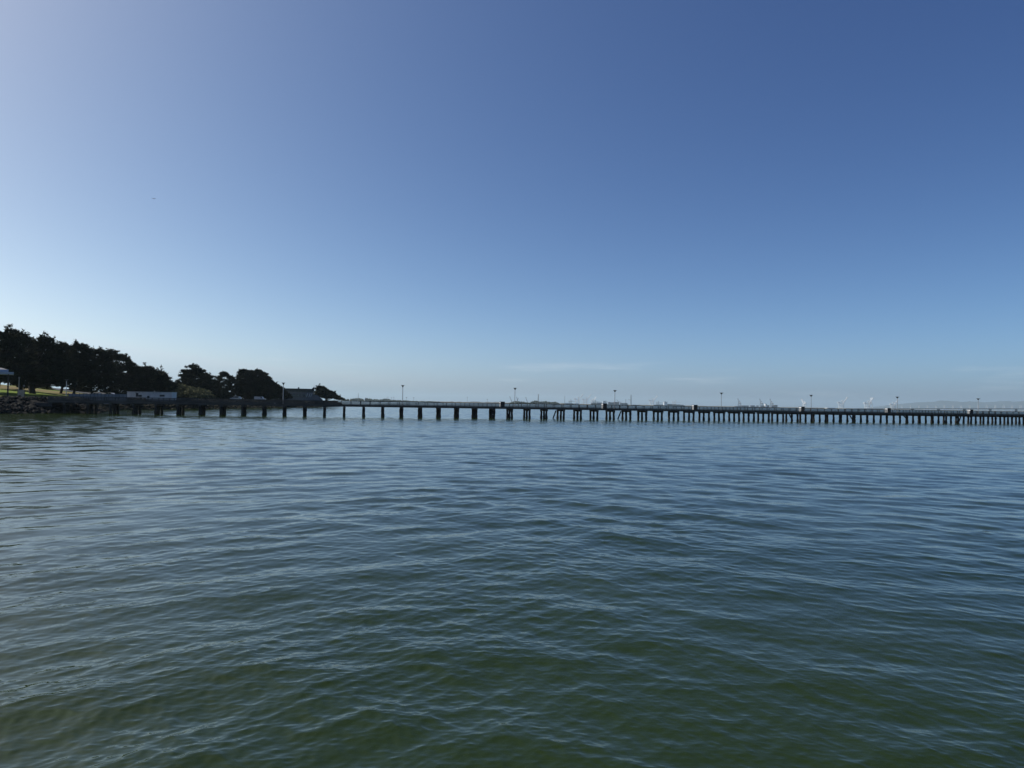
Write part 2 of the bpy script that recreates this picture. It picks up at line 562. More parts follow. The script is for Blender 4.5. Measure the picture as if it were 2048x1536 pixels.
# riprap along the water's edge: the larger stones one by one, the rest as rubble
def rock_mesh(i):
    g = random.Random(100 + i)
    b = MB().ell((0, 0, 0), (0.62, 0.5, 0.42), 7, 5, 0.22, g)
    return b.mesh('rock')
ROCKS = [rock_mesh(i) for i in range(9)]
for i, me in enumerate(ROCKS):
    me.materials.append(M['rock'])
def place_rocks():
    g = random.Random(21)
    spots = []
    pts = SHORE[:15]
    for (ax, ay), (bx, by) in zip(pts[:-1], pts[1:]):
        L = math.hypot(bx - ax, by - ay)
        nx, ny = -(by - ay) / L, (bx - ax) / L          # points inland
        if shore_dist(ax + nx, ay + ny)[0] < 0:
            nx, ny = -nx, -ny
        n = int(L * 11)
        for k in range(n):
            t, d = g.random(), g.uniform(-0.8, 8.4)
            x, y = ax + (bx - ax) * t + nx * d, ay + (by - ay) * t + ny * d
            spots.append((x, y))
    sd = shore_dist([p[0] for p in spots], [p[1] for p in spots])
    zz = land_z([p[0] for p in spots], [p[1] for p in spots])
    cand = []
    for (x, y), d, z in zip(spots, sd, zz):
        if d < -1.0 or d > 8.6:
            continue
        s = g.uniform(0.55, 1.3) * (1.15 if d < 3 else 1.0)
        px = CXP + FPX * x / y
        near = y + (0 if -20 < px < 260 else 400)
        cand.append((near - s * 25, x, y, z, s))
    cand.sort()
    for q, (_, x, y, z, s) in enumerate(cand[:300]):
        o = bpy.data.objects.new('rock', ROCKS[q % 9])
        COL.objects.link(o)
        o.parent = land
        o.location = (x, y, z + 0.16 * s)
        o.scale = (s * g.uniform(0.8, 1.3), s * g.uniform(0.8, 1.2), s * g.uniform(0.7, 1.2))
        o.rotation_euler = (g.uniform(-0.6, 0.6), g.uniform(-0.6, 0.6), g.uniform(0, 6.3))
    rub = MB()
    base = [(np.array([v.co[:] for v in me.vertices]), [tuple(p.vertices) for p in me.polygons]) for me in ROCKS]
    for _, x, y, z, s in cand[300:]:
        v, f = base[g.randrange(9)]
        a = g.uniform(0, 6.28)
        c, sn = math.cos(a), math.sin(a)
        vv = v * np.array([s * g.uniform(0.8, 1.2), s, s * g.uniform(0.7, 1.2)])
        w = np.stack([vv[:, 0] * c - vv[:, 1] * sn + x, vv[:, 0] * sn + vv[:, 1] * c + y, vv[:, 2] + z + 0.16 * s], -1)
        rub.raw(w.tolist(), f)
    tag(rub.build('rubble', M['weedrock'], land), kind='stuff')
place_rocks()

# car park: a sheet laid on the land
def make_lot():
    vs, fs = [], []
    rows = []
    for Y in np.linspace(246, 470, 60):
        xe = np.interp(Y, [246, 262, 300, 340, 420, 470], [-133, -133, -131, -130, -137, -137])
        xw = np.interp(Y, [246, 300, 470], [-168, -182, -190])
        rows.append([(x, Y) for x in np.linspace(xw, xe, 14)])
    for r_ in rows:
        for x, y in r_:
            vs.append((x, y, lz(x, y) + 0.13))
    for j in range(len(rows) - 1):
        for i in range(13):
            a = j * 14 + i
            fs.append((a, a + 1, a + 15, a + 14))
    return tag(MB().raw(vs, fs).build('car_park', M['asphalt'], smooth=True), kind='structure')
make_lot()

# ------------------------------------------------------------------ pier
PD, PB, PTH = 190.0, 5.0, R(13.6)
PN = Vector((-math.sin(PTH), math.cos(PTH), 0))
PT = Vector((math.cos(PTH), math.sin(PTH), 0))
def pp(t, d, z):                                     # along, away from the camera, up
    q = PN * (PD + d) + PT * t
    return (q.x, q.y, z)
pier = empty('pier', pp(-68, 0, 0), PTH)
tag(pier, 'long dark timber pier on piles stretching right across the bay', 'pier')
def loc(t, d, z):                                    # pier's own coordinates
    return (t + 68.0, d, z)
T0, T1 = -68.0, 262.0
DECKZ, HALF = 2.95, 3.3
def pbox(name, t0, t1, d0, d1, z0, z1, m):
    return MB().box(t0 + 68, t1 + 68, d0, d1, z0, z1).build(name, m, pier)
pbox('deck', T0, T1, -HALF, HALF, DECKZ - 0.16, DECKZ, M['deck'])
for d in (-HALF + 0.12, -1.1, 1.1, HALF - 0.12):
    pbox('stringer', T0, T1, d - 0.12, d + 0.12, DECKZ - 0.42, DECKZ - 0.164, M['timber'])
for d in (-HALF - 0.05, HALF + 0.05):
    for z, h in ((1.03, 0.22), (0.69, 0.20), (0.37, 0.20), (0.07, 0.26)):
        pbox('rail', T0, T1, d - 0.05, d + 0.05, DECKZ + z - h / 2, DECKZ + z + h / 2, M['timber'])
# each post its own piece
def post_mesh():
    return MB().box(-0.075, 0.075, -0.075, 0.075, -0.25, 1.02).mesh('rail_post')
PM = post_mesh(); PM.materials.append(M['timber'])
n = int((T1 - T0) / 2.5)
for i in range(n + 1):
    for d in (-HALF + 0.08, HALF - 0.08):
        o = bpy.data.objects.new('rail_post', PM)
        COL.objects.link(o)
        o.parent = pier
        o.location = loc(T0 + 0.1 + i * 2.5, d, DECKZ)
        o.rotation_euler = (rng.uniform(-0.012, 0.012), rng.uniform(-0.012, 0.012), 0)
# piles: three to a bent, a cap beam across their heads
def pile_mesh(i):
    g = random.Random(50 + i)
    zs = [-3.0, -0.4, 0.1, 0.5, 0.9, 1.3, 1.7, 2.1, 2.4]
    rs, cs = [], []
    for z in zs:
        b = 0.29 + g.uniform(-0.02, 0.02)
        if z < 0.7:
            b += g.uniform(0.02, 0.10)               # mussels and weed at the tide line
        elif g.random() < 0.3:
            b += g.uniform(0.03, 0.08)               # a torn jacket
        rs.append(b)
        cs.append((g.uniform(-0.03, 0.03), g.uniform(-0.03, 0.03), z))
    me = MB().tube(cs, rs, 9).mesh('pile')
    me.materials.append(M['pile'])
    return me
PILES = [pile_mesh(i) for i in range(8)]
CAP = MB().box(-0.24, 0.24, -3.25, 3.25, DECKZ - 0.86, DECKZ - 0.424).mesh('pile_cap'); CAP.materials.append(M['timber'])
OFF = 0.4
bent = 0
for i in range(-13, 53):
    t = i * PB + OFF
    if t < T0 + 3 or t > T1:
        continue
    c = bpy.data.objects.new('pile_cap', CAP); COL.objects.link(c); c.parent = pier; c.location = loc(t, 0, 0)
    for d in (-2.8, 0.0, 2.8):
        o = bpy.data.objects.new('pile', PILES[rng.randrange(8)])
        COL.objects.link(o)
        o.parent = pier
        o.location = loc(t + rng.uniform(-0.06, 0.06), d + rng.uniform(-0.12, 0.12), 0)
        o.rotation_euler = (rng.uniform(-0.02, 0.02), rng.uniform(-0.018, 0.018), rng.uniform(0, 6.3))
# a few raking braces
for x_px, lean, top in ((1111, -0.9, 2.3), (1239, -1.0, 2.3), (1571, 1.1, 2.3), (1690, 1.5, 2.3), (1796, 1.2, 2.4), (1911, -1.3, 2.3)):
    k = (x_px - CXP) / FPX
    t = PD * (math.sin(PTH) + k * math.cos(PTH)) / (math.cos(PTH) - k * math.sin(PTH)) - 0.6
    MB().tube([loc(t, -2.75, top), loc(t + lean, -3.0, 0.05 if x_px != 1796 else 1.2)], [0.17, 0.19], 7).build('brace', M['pile'], pier)
# abutment where the pier meets the rocks
pbox('abutment', T0 - 3, T0 + 0.8, -HALF + 0.2, HALF - 0.2, 1.6, DECKZ - 0.43, M['boxdark'])

def pier_t(x_px, d=0.0):
    k = (x_px - CXP) / FPX
    q = PD + d
    return q * (math.sin(PTH) + k * math.cos(PTH)) / (math.cos(PTH) - k * math.sin(PTH))

# lamps on the pier
def make_lamp(h):
    root = empty('pier_lamp', (0, 0, 0))
    MB().box(-0.18, 0.18, -0.18, 0.18, 0, 0.25).build('base', M['lampmetal'], root)
    MB().tube([(0, 0, 0.25), (0, 0, h * 0.5), (0, 0, h - 0.5)], [0.095, 0.085, 0.075], 8).build('pole', M['lampmetal'], root)
    hd = MB().raw([(-0.12, -0.12, h - 0.5), (0.12, -0.12, h - 0.5), (0.12, 0.12, h - 0.5), (-0.12, 0.12, h - 0.5),
                   (-0.26, -0.26, h - 0.08), (0.26, -0.26, h - 0.08), (0.26, 0.26, h - 0.08), (-0.26, 0.26, h - 0.08)],
                  [(3, 2, 1, 0), (4, 5, 6, 7), (0, 1, 5, 4), (1, 2, 6, 5), (2, 3, 7, 6), (3, 0, 4, 7)]).build('lantern', M['lampdark'], root)
    MB().box(-0.42, 0.42, -0.42, 0.42, h - 0.076, h + 0.02).build('hood', M['lampdark'], hd)
    return root
LAMPS = [(567, 765.5, 'lamp post on the pier nearest the trees, in front of the dark building'),
         (806, 770.5, 'lamp post on the pier before the low wooded far shore, second from the trees'),
         (1030, 776, 'lamp post on the pier just right of the leftmost shelter box'),
         (1230, 780.5, 'lamp post on the pier beside the second shelter box, container ships behind'),
         (1443, 785.5, 'lamp post on the pier in front of the stacked container ship at left edge'),
         (1623, 790, 'lamp post on the pier just right of the fourth shelter box'),
         (1795, 793.5, 'lamp post on the pier overlapping a white gantry crane'),
         (1957, 797, 'rightmost lamp post on the pier, in front of the long bridge')]
lamp0 = make_lamp(5.6)
for i, (x, y, lab) in enumerate(LAMPS):
    o = lamp0 if i == 0 else copy_tree(lamp0)
    d = -2.6
    t = pier_t(x, d)
    o.location = pp(t, d, DECKZ)
    yy = o.location.y
    s = (wz(x, y, yy) - DECKZ) / 5.6
    o.scale = (1, 1, s)
    o.rotation_euler = (rng.uniform(-0.012, 0.012), rng.uniform(-0.012, 0.012), PTH)
    tag(o, lab, 'lamp post', 'lamp posts along the pier')

# wind shelters: a board box with a bench; sunlight on the left end coloured in white
def make_shelter():
    root = empty('shelter_box', (0, 0, 0))
    MB().box(-0.62, 0.62, -0.05, 0.05, 0.0, 1.62).build('back_panel', M['boxdark'], root)
    MB().box(-0.70, -0.624, -0.62, 0.62, 0.0, 1.62).build('side_panel', M['white'], root)
    MB().box(0.624, 0.70, -0.62, 0.62, 0.0, 1.62).build('side_panel', M['boxdark'], root)
    MB().box(-0.78, 0.78, -0.72, 0.72, 1.623, 1.70).build('roof', M['boxdark'], root)
    MB().box(-0.62, 0.62, -0.5, -0.054, 0.40, 0.47).build('seat', M['timber'], root)
    MB().box(-0.62, 0.62, 0.054, 0.5, 0.40, 0.47).build('seat', M['timber'], root)
    return root
SHEL = [(1005, 'dark shelter box on the pier, leftmost of the row'),
        (1209, 'shelter box on the pier just left of the fourth lamp post'),
        (1390, 'shelter box on the pier between the white ship and the fifth lamp post'),
        (1604, 'shelter box with pale side on the pier left of the sixth lamp post'),
        (1776, 'shelter box with pale side left of the lamp overlapping a crane'),
        (1941, 'rightmost shelter box on the pier, left of the last lamp post')]
sh0 = make_shelter()
for i, (x, lab) in enumerate(SHEL):
    o = sh0 if i == 0 else copy_tree(sh0)
    o.location = pp(pier_t(x, -2.1), -2.1, DECKZ)
    o.scale = (0.88, 0.88, 0.93)
    o.rotation_euler = (0, 0, PTH)
    tag(o, lab, 'shelter', 'shelter boxes along the pier')

# ------------------------------------------------------------------ trees
def tree(name, label, prof, bot, Y, trunk_px, seed, cat='tree', group=None, leafm='leaf', density=1.0, depth=0.36,
         trunk_r=0.35, spike=0.5, pad=1.0, prs=1.0):
    """crown filled between the profile (photograph columns and rows at distance Y) and its underside"""
    g = np.random.RandomState(seed)
    tx = wx(trunk_px, Y)
    bz = lz(tx, Y)
    root = empty(name, (tx, Y, bz - 0.1))
    tag(root, label, cat, group)
    xs = np.array([wx(p[0], Y) for p in prof]) - tx
    zs = np.array([wz(p[0], p[1], Y) for p in prof]) - bz
    zb = np.array([wz(trunk_px, bot, Y)]) - bz
    zb = float(zb[0])
    x0, x1 = xs.min(), xs.max()
    W = x1 - x0
    hd = max(2.2, depth * W)
    npad = int((50 + W * (zs.max() - zb) * 1.25) * density)
    cs = []
    order = np.argsort(xs)
    xo, zo = xs[order], zs[order]
    # tiers of branches break the outline
    xf = np.arange(x0, x1 + 0.55, 0.55)
    jag = np.repeat(g.uniform(-0.9, 0.75, len(xf) // 2 + 1), 2)[:len(xf)] * (0.45 + 0.95 * spike) + g.uniform(-0.25, 0.25, len(xf))
    zf = np.interp(xf, xo, zo) + jag * min(1.0, W / 14.0 + 0.25)
    xo, zo = xf, zf
    for k in range(npad):
        if k < npad * 0.30:                         # along the outline
            x = g.uniform(x0, x1); d = g.normal(0, 0.22)
            zt = np.interp(x, xo, zo)
            z = zt - abs(g.normal(0, 0.7)) - 0.3
        else:
            x = g.uniform(x0, x1)
            d = g.uniform(-1, 1)
            zt = zb + (np.interp(x, xo, zo) - zb) * math.sqrt(max(0.05, 1 - d * d * 0.9))
            e = min(1.0, (x - x0) / (0.08 * W + 0.1), (x1 - x) / (0.08 * W + 0.1))
            lo = zb + (zt - zb) * (1 - e) * 0.4
            z = lo + (zt - lo) * g.uniform(0, 1) ** 0.75 - 0.3
        cs.append((x, d * hd, max(z, zb * 0.8)))
    # ragged sprays of foliage breaking the outline
    spr = []
    for k in range(int(W * 1.5 * (0.35 + spike))):
        x = g.uniform(x0 + 0.03 * W, x1 - 0.03 * W)
        z = np.interp(x, xo, zo)
        dv = np.array([g.normal(-0.35, 0.6), g.normal(0, 0.4), abs(g.normal(0.45, 0.3))])
        dv /= np.linalg.norm(dv)
        L = g.uniform(0.9, 2.2 + 1.2 * spike) * min(1.0, W / 12.0 + 0.4)
        o = np.array([x, g.normal(0, 0.25) * hd, z - 0.7])
        for q in range(34):
            spr.append(o + dv * L * g.uniform(0, 1) + g.normal(size=3) * 0.16)
    spr = np.array(spr) if spr else np.zeros((0, 3))
    # leaves
    NL = int(52 * pad)
    C = np.repeat(np.array(cs), NL, axis=0)
    n = len(C)
    rad_ = g.uniform(0.75, 1.45, len(cs)) * prs
    rad_[:int(npad * 0.30)] *= 0.62
    pr = np.repeat(rad_, NL)
    v = g.normal(size=(n, 3)); v /= np.linalg.norm(v, axis=1)[:, None]
    rr = g.uniform(0.1, 1.0, n) ** 0.55
    P = C + v * (pr * rr)[:, None] * np.array([1.25, 1.1, 0.50])
    P = np.concatenate([P, spr]); v = np.concatenate([v, g.normal(size=spr.shape) * 0.5]); n = len(P)
    dirn = v * np.array([1.0, 1.0, 0.35]) + np.array([-0.25, 0.0, 0.35]) * spike + g.normal(size=(n, 3)) * 0.35
    dirn /= np.linalg.norm(dirn, axis=1)[:, None]
    sd = np.cross(dirn, g.normal(size=(n, 3))); sd /= np.linalg.norm(sd, axis=1)[:, None] + 1e-6
    ln = g.uniform(0.35, 0.85, n) * (1 + spike * 0.4)
    wd = g.uniform(0.12, 0.26, n)
    a = P - sd * wd[:, None]; b = P + sd * wd[:, None]; c = P + dirn * ln[:, None]
    V = np.stack([a, b, c], 1).reshape(-1, 3)
    me = bpy.data.meshes.new('crown')
    me.vertices.add(n * 3)
    me.vertices.foreach_set('co', V.astype(np.float32).ravel())
    me.loops.add(n * 3)
    me.loops.foreach_set('vertex_index', np.arange(n * 3, dtype=np.int32))
    me.polygons.add(n)
    me.polygons.foreach_set('loop_start', np.arange(0, n * 3, 3, dtype=np.int32))
    me.update()
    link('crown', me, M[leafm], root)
    # trunk and limbs
    tb = MB()
    top = zb + (np.interp(0, xo, zo) - zb) * 0.8
    lean = g.uniform(-0.05, 0.08)
    tp = [(lean * h * 4 + g.normal(0, 0.08), g.normal(0, 0.08), h) for h in np.linspace(-0.4, max(top, 1.5), 6)]
    tb.tube(tp, [trunk_r * (1.25 - 1.05 * q / 5.0) for q in range(6)], 8)
    lb = MB()
    pick = g.choice(len(cs), min(34, len(cs)), replace=False)
    for k in pick:
        e = np.array(cs[k])
        s0 = np.array([lean * 4 * max(0.3, e[2] * 0.35), 0, max(0.6, min(e[2] * 0.45, top * 0.8))])
        mid = s0 * 0.45 + e * 0.55 + np.array([0, 0, -0.25 + g.normal(0, 0.2)])
        lb.tube([tuple(s0), tuple(mid), tuple(e)], [trunk_r * 0.3, trunk_r * 0.17, trunk_r * 0.06], 5)
    t = tb.build('trunk', M['bark'], root)
    lb.build('limb', M['bark'], t)
    return root

GR = 'dark cypress trees on the left shore'
tree('cypress_tree', 'tall dark cypress cut by the left edge, over the white-roofed hut',
     [(-80, 706), (-50, 684), (-18, 668), (4, 662), (16, 668), (34, 692), (46, 735)], 762, 200, -8, 1, group=GR, trunk_r=0.5)
tree('cypress_tree', 'tallest cypress with swept pointed top, second from the left edge',
     [(2, 700), (10, 672), (15, 656), (25, 657), (33, 665), (50, 672), (64, 679), (80, 706), (96, 748)], 772, 222, 42, 2, group=GR, trunk_r=0.5, spike=0.9)
tree('cypress_tree', 'wind-combed cypress with feathery tips and thick trunk on the grass',
     [(56, 712), (76, 685), (90, 678), (99, 680), (108, 688), (122, 700), (140, 748)], 770, 208, 66, 3, group=GR, trunk_r=0.75, spike=0.9)
tree('cypress_tree', 'dark cypress filling the gap left of the shore lamp post',
     [(100, 708), (112, 692), (124, 687), (138, 692), (150, 712), (160, 745)], 764, 236, 122, 4, group=GR)
tree('cypress_tree', 'round-topped cypress right behind the shore lamp post',
     [(128, 716), (143, 691), (150, 686), (160, 687), (168, 692), (174, 704), (184, 740)], 767, 226, 148, 5, group=GR, spike=0.55)
tree('cypress_tree', 'broad cypress with even rounded top in the middle of the grove',
     [(162, 722), (176, 700), (190, 696), (203, 700), (212, 712), (222, 742)], 780, 240, 186, 6, group=GR, spike=0.55)
tree('cypress_tree', 'cypress with two small rounded heads near the right end of the grove',
     [(196, 722), (208, 704), (221, 701), (230, 711), (236, 706), (243, 705), (249, 712), (258, 722), (272, 738), (286, 764)], 784, 266, 228, 7, group=GR, spike=0.55)
tree('cypress_tree', 'low sloping cypress at the right end of the grove behind the white trailer',
     [(240, 740), (256, 730), (272, 740), (290, 756), (312, 766)], 790, 278, 268, 8, group=GR)
tree('cypress_tree', 'tiered flat-branched cypress behind the right half of the white trailer',
     [(262, 752), (271, 733), (282, 731), (298, 732), (306, 736), (314, 741), (321, 739), (326, 752), (338, 762), (350, 769)], 790, 274, 292, 9, group=GR, spike=0.8, density=1.7)
tree('cypress_tree', 'pyramid-shaped cypress standing behind the olive bush',
     [(352, 778), (364, 764), (376, 756), (372, 734), (384, 731), (396, 733), (404, 744), (414, 748), (424, 762), (436, 772), (452, 786)], 794, 330, 394, 10, group=GR, spike=0.9, density=2.4, prs=0.68)
tree('cypress_tree', 'open airy cypress with sky gaps left of the parked vans',
     [(431, 772), (434, 752), (440, 745), (454, 744), (462, 750), (470, 760), (482, 776)], 791, 352, 452, 11, group=GR, density=0.95, prs=0.7, spike=0.7)
tree('cypress_tree', 'upright cypress behind the white car, tallest right of the open one',
     [(476, 782), (477, 756), (480, 740), (490, 738), (499, 741), (507, 750), (516, 770)], 793, 368, 492, 12, group=GR, depth=0.45, density=2.4, prs=0.68)
tree('cypress_tree', 'cypress sloping down to the right beside the dark building',
     [(500, 784), (506, 748), (514, 741), (524, 743), (534, 751), (548, 765), (560, 773), (574, 784)], 795, 378, 528, 13, group=GR, depth=0.4, density=2.4, prs=0.68)
tree('cypress_tree', 'small lone windswept cypress right of the dark building',
     [(632, 786), (634, 777), (640, 772), (650, 776), (661, 781), (671, 787), (679, 795), (684, 800)], 795, 452, 650, 14, group=GR, depth=0.4, spike=0.7, density=2.4, prs=0.68)
tree('shrub', 'wide olive-grey bush beside the white trailer', [(330, 786), (334, 774), (345, 769), (362, 769), (380, 771), (398, 776), (412, 783), (418, 792)],
     790, 276, 368, 15, cat='shrub', leafm='bush', spike=0.0, density=1.6, trunk_r=0.22)
# undergrowth between the trunks
for i, (a, b, y, Y, lab) in enumerate(((84, 104, 770, 246, 'green thicket seen between the trunks left of the shore lamp'),
                                  (140, 176, 768, 254, 'green thicket under the round-topped cypress'),
                                  (196, 250, 778, 262, 'low thicket behind the fence under the grove'),
                                  (28, 48, 766, 250, 'olive sapling right of the white-roofed hut'),
                                  (536, 566, 785, 392, 'low bush between the van and the dark building'),
                                  (486, 506, 786, 384, 'low bush behind the white van'),
                                  (404, 440, 786, 345, 'dark hedge between the olive bush and the white car'),
                                  (436, 478, 787, 372, 'dark hedge under the open airy cypress'),
                                  (506, 545, 788, 396, 'dark hedge behind the silver car'),
                                  (340, 408, 787, 300, 'dark hedge behind the olive bush'))):
    m = (a + b) / 2
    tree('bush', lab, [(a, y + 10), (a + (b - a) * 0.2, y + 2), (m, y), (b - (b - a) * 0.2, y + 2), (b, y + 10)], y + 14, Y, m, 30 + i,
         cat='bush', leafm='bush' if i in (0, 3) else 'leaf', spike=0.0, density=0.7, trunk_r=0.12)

# ------------------------------------------------------------------ things on the shore
M['trailer'] = mat('trailer_wall', (0.62, 0.63, 0.64), (0.50, 0.51, 0.53), 0.6, 0.7)
M['window'] = mat('dark_window', (0.05, 0.06, 0.07), None, 0.15, 1.0, spec=0.6)
M['greypanel'] = mat('grey_fence_panel', (0.20, 0.20, 0.21), (0.14, 0.14, 0.15), 0.8, 1.2)
M['roofdark'] = mat('dark_roof_band', (0.055, 0.058, 0.055), (0.04, 0.042, 0.04), 0.7, 0.5)
M['wallgrey'] = mat('grey_wall', (0.13, 0.135, 0.15), (0.10, 0.105, 0.115), 0.8, 0.3)
M['roofwhite'] = mat('pale_blue_fascia', (0.27, 0.33, 0.43), (0.21, 0.26, 0.35), 0.6, 1.0)
M['tyre'] = mat('tyre_rubber', (0.02, 0.02, 0.02), None, 0.9, 4.0)
M['rim'] = mat('wheel_rim', (0.35, 0.36, 0.37), None, 0.35, 4.0, metallic=0.7)

def at(x, Y, dz=0.0):
    X = wx(x, Y)
    return (X, Y, lz(X, Y) + dz)

# long white trailer
tr = empty('trailer_office', (wx(299.5, 250), 250, 3.0), R(-3))
tag(tr, 'long white trailer office with dark windows behind the pier rail', 'trailer')
tw = 8.25
MB().box(-tw, tw, 0, 3.2, 0.45, 3.05).build('body', M['trailer'], tr)
MB().box(-tw - 0.12, tw + 0.12, -0.12, 3.32, 3.053, 3.16).build('roof', M['trailer'], tr)
MB().box(-tw + 0.2, tw - 0.2, 0.15, 3.05, -0.6, 0.447).build('skirt', M['greypanel'], tr)
for x0, x1, z0, z1 in ((-5.0, -4.1, 1.3, 2.7), (-4.05, -2.8, 1.3, 2.0), (-0.8, 0.05, 1.0, 1.7), (3.8, 5.6, 1.5, 2.2)):
    w = MB().box(x0, x1, -0.03, 0.03, z0, z1).build('window', M['window'], tr)
    MB().box(x0 - 0.06, x1 + 0.06, -0.06, 0.02, z0 - 0.07, z0 - 0.003).build('sill', M['trailer'], w)
for x0 in (-5.3, -4.0, -2.8, 1.2, 2.4, 3.7):
    MB().box(x0, x0 + 0.55, -0.04, 0.03, 2.76, 2.86).build('vent', M['window'], tr)
MB().tube([(1.1, 1.2, 3.16), (1.1, 1.2, 3.6)], [0.08, 0.08], 7).build('roof_vent', M['trailer'], tr)

# dark building with a curved front
bd = empty('harbour_building', (wx(598, 430), 430, 3.8), R(17))
tag(bd, 'low grey building with dark curved roof band and flagstaff behind the car park', 'building')
def arc(r0, z0, z1, bulge, x0, x1, depth):
    n = 14
    prof = []
    for k in range(n + 1):
        x = x0 + (x1 - x0) * k / n
        u = (k / n - 0.5) * 2
        prof.append((x, -bulge * (1 - u * u)))
    v = [(x, y, z0) for x, y in prof] + [(x1, depth, z0), (x0, depth, z0)] + [(x, y, z1) for x, y in prof] + [(x1, depth, z1), (x0, depth, z1)]
    m = n + 3
    f = [tuple(range(m - 1, -1, -1)), tuple(range(m, 2 * m))] + [(i, (i + 1) % m, (i + 1) % m + m, i + m) for i in range(m)]
    return MB().raw(v, f)
arc(0, 0.0, 5.4, 1.5, -10.2, 8.6, 12).build('wall', M['wallgrey'], bd)
rf = arc(0, 5.403, 7.3, 1.8, -10.8, 9.2, 12.4).build('roof', M['roofdark'], bd)
MB().raw([(7.6, -1.0, 7.303), (9.2, -1.0, 7.303), (9.2, 1.0, 7.303), (7.6, 1.0, 7.303), (8.9, -0.5, 8.6), (9.2, -0.5, 8.6), (9.2, 0.5, 8.6), (8.9, 0.5, 8.6)],
         [(4, 5, 6, 7), (0, 1, 5, 4), (1, 2, 6, 5), (2, 3, 7, 6), (3, 0, 4, 7)]).build('prow', M['roofdark'], rf)
MB().tube([(9.0, 0, 8.5), (9.0, 0, 10.4)], [0.06, 0.03], 6).build('flagstaff', M['lampmetal'], rf)
MB().box(-0.6, 0.3, 4, 5, 7.303, 8.2).build('vent', M['wallgrey'], rf)
for k in range(6):
    MB().box(-8.5 + k * 2.4, -6.9 + k * 2.4, -1.72, -1.2, 2.2, 4.0).build('window', M['window'], bd)
for x0 in (4.6, 5.9, 7.0):
    MB().beam((x0, -1.9, 2.2), (x0 + 0.8, -1.9, 4.6), 0.18).build('strut', M['white'], bd)
MB().raw([(8.6, 0, 0), (14.5, 0, 0), (14.5, 9, 0), (8.6, 9, 0), (8.6, 0, 3.8), (10.8, 0, 3.6), (10.8, 9, 3.6), (8.6, 9, 3.8), (14.2, 0, 0.9), (14.2, 9, 0.9)],
         [(0, 1, 8, 5, 4), (1, 2, 9, 8), (5, 8, 9, 6), (4, 5, 6, 7), (2, 3, 7, 6, 9), (0, 4, 7, 3)]).build('side_ramp', M['wallgrey'], bd)

# hut with a white two-step roof, cut by the left edge of the picture
hb = wx(-8, 182)
ht = empty('park_hut', (hb, 182, lz(hb, 182) - 0.2), R(36))
tag(ht, 'park hut with stepped pale roof at the left edge', 'hut')
hz = wz(0, 748, 182) - ht.location.z
for x0, y0 in ((-3.6, 0.3), (2.4, 0.3), (-3.6, 5.2), (2.4, 5.2)):
    MB().box(x0, x0 + 0.35, y0, y0 + 0.35, -0.5, hz).build('post', M['boxdark'], ht)
e1 = 3.7
MB().box(-6, e1, -0.5, 6.3, hz, hz + 0.62).build('lower_roof', M['roofwhite'], ht)
MB().box(-5, e1 - 1.15, 0.3, 5.5, hz + 0.623, hz + 1.25).build('upper_roof', M['roofwhite'], ht)
MB().raw([(-4.8, 0.5, hz + 1.253), (e1 - 1.3, 0.5, hz + 1.253), (e1 - 1.3, 5.3, hz + 1.253), (-4.8, 5.3, hz + 1.253), (-2, 2.9, hz + 1.75), (1, 2.9, hz + 1.75)],
         [(0, 1, 5, 4), (1, 2, 5), (2, 3, 4, 5), (3, 0, 4), (3, 2, 1, 0)]).build('roof_cap', M['greypanel'], ht)
MB().box(-5.4, -1.2, 2.5, 5.0, -0.5, hz - 0.1).build('wall', M['wallgrey'], ht)

# slatted fence along the shore by the pier root
fy0, fy1, nf = 188.0, 232.0, 16
fx = lambda k: wx(138 + (254 - 138) * k / nf, fy0 + (fy1 - fy0) * k / nf)
fy = lambda k: fy0 + (fy1 - fy0) * k / nf
fz = lambda k: wz(138 + (254 - 138) * k / nf, 787.3 + 0.9 * k / nf, fy(k))
fc = empty('panel_fence', (fx(0), fy(0), 0), 0)
tag(fc, 'grey panel fence along the shore between the grass and the trailer', 'fence')
for k in range(nf + 1):
    x, y = fx(k) - fx(0), fy(k) - fy(0)
    MB().box(x - 0.07, x + 0.07, y - 0.07, y + 0.07, 1.8, fz(k) + 0.12).build('fence_post', M['lampdark'], fc)
    if k < nf:
        x2, y2 = fx(k + 1) - fx(0), fy(k + 1) - fy(0)
        d = Vector((x2 - x, y2 - y, 0)).normalized() * 0.12
        zt = min(fz(k), fz(k + 1))
        MB().beam((x + d.x, y + d.y, (1.9 + zt) / 2), (x2 - d.x, y2 - d.y, (1.9 + zt) / 2), 0.06, zt - 1.9).build('fence_panel', M['greypanel'], fc)

# board sign and its neighbour post on the grass
X, Y, z = at(43, 176)
bs = empty('notice_board', (X, Y, z - 0.3), R(8))
tag(bs, 'blank grey notice board standing behind the rocks on the left', 'notice board')
MB().box(-0.75, 0.75, -0.06, 0.06, 0.4, 2.3).build('panel', M['greypanel'], bs)
for s in (-0.85, 0.76):
    MB().box(s, s + 0.09, -0.06, 0.06, 0.0, 2.4).build('post', M['lampdark'], bs)
X, Y, z = at(253.5, 236)
gp = empty('marker_post', (X, Y, 2.6), 0)
tag(gp, 'stout pale post at the left end of the white trailer', 'post')
MB().tube([(0, 0, -0.6), (0, 0, 2.35)], [0.26, 0.24], 10).build('shaft', M['lampmetal'], gp)
MB().tube([(0, 0, 2.352), (0, 0, 2.5)], [0.30, 0.2], 10).build('cap', M['lampmetal'], gp)

# lamp on the grass
X, Y, z = at(133, 186)
sl = copy_tree(lamp0)
sl.location = (X, Y, z - 0.1)
sl.scale = (1, 1, (wz(133, 758, Y) - z) / 5.6)
sl.rotation_euler = (0, 0, 0)
tag(sl, 'lamp post on the grass in front of the cypress grove', 'lamp post', 'lamp posts along the pier')
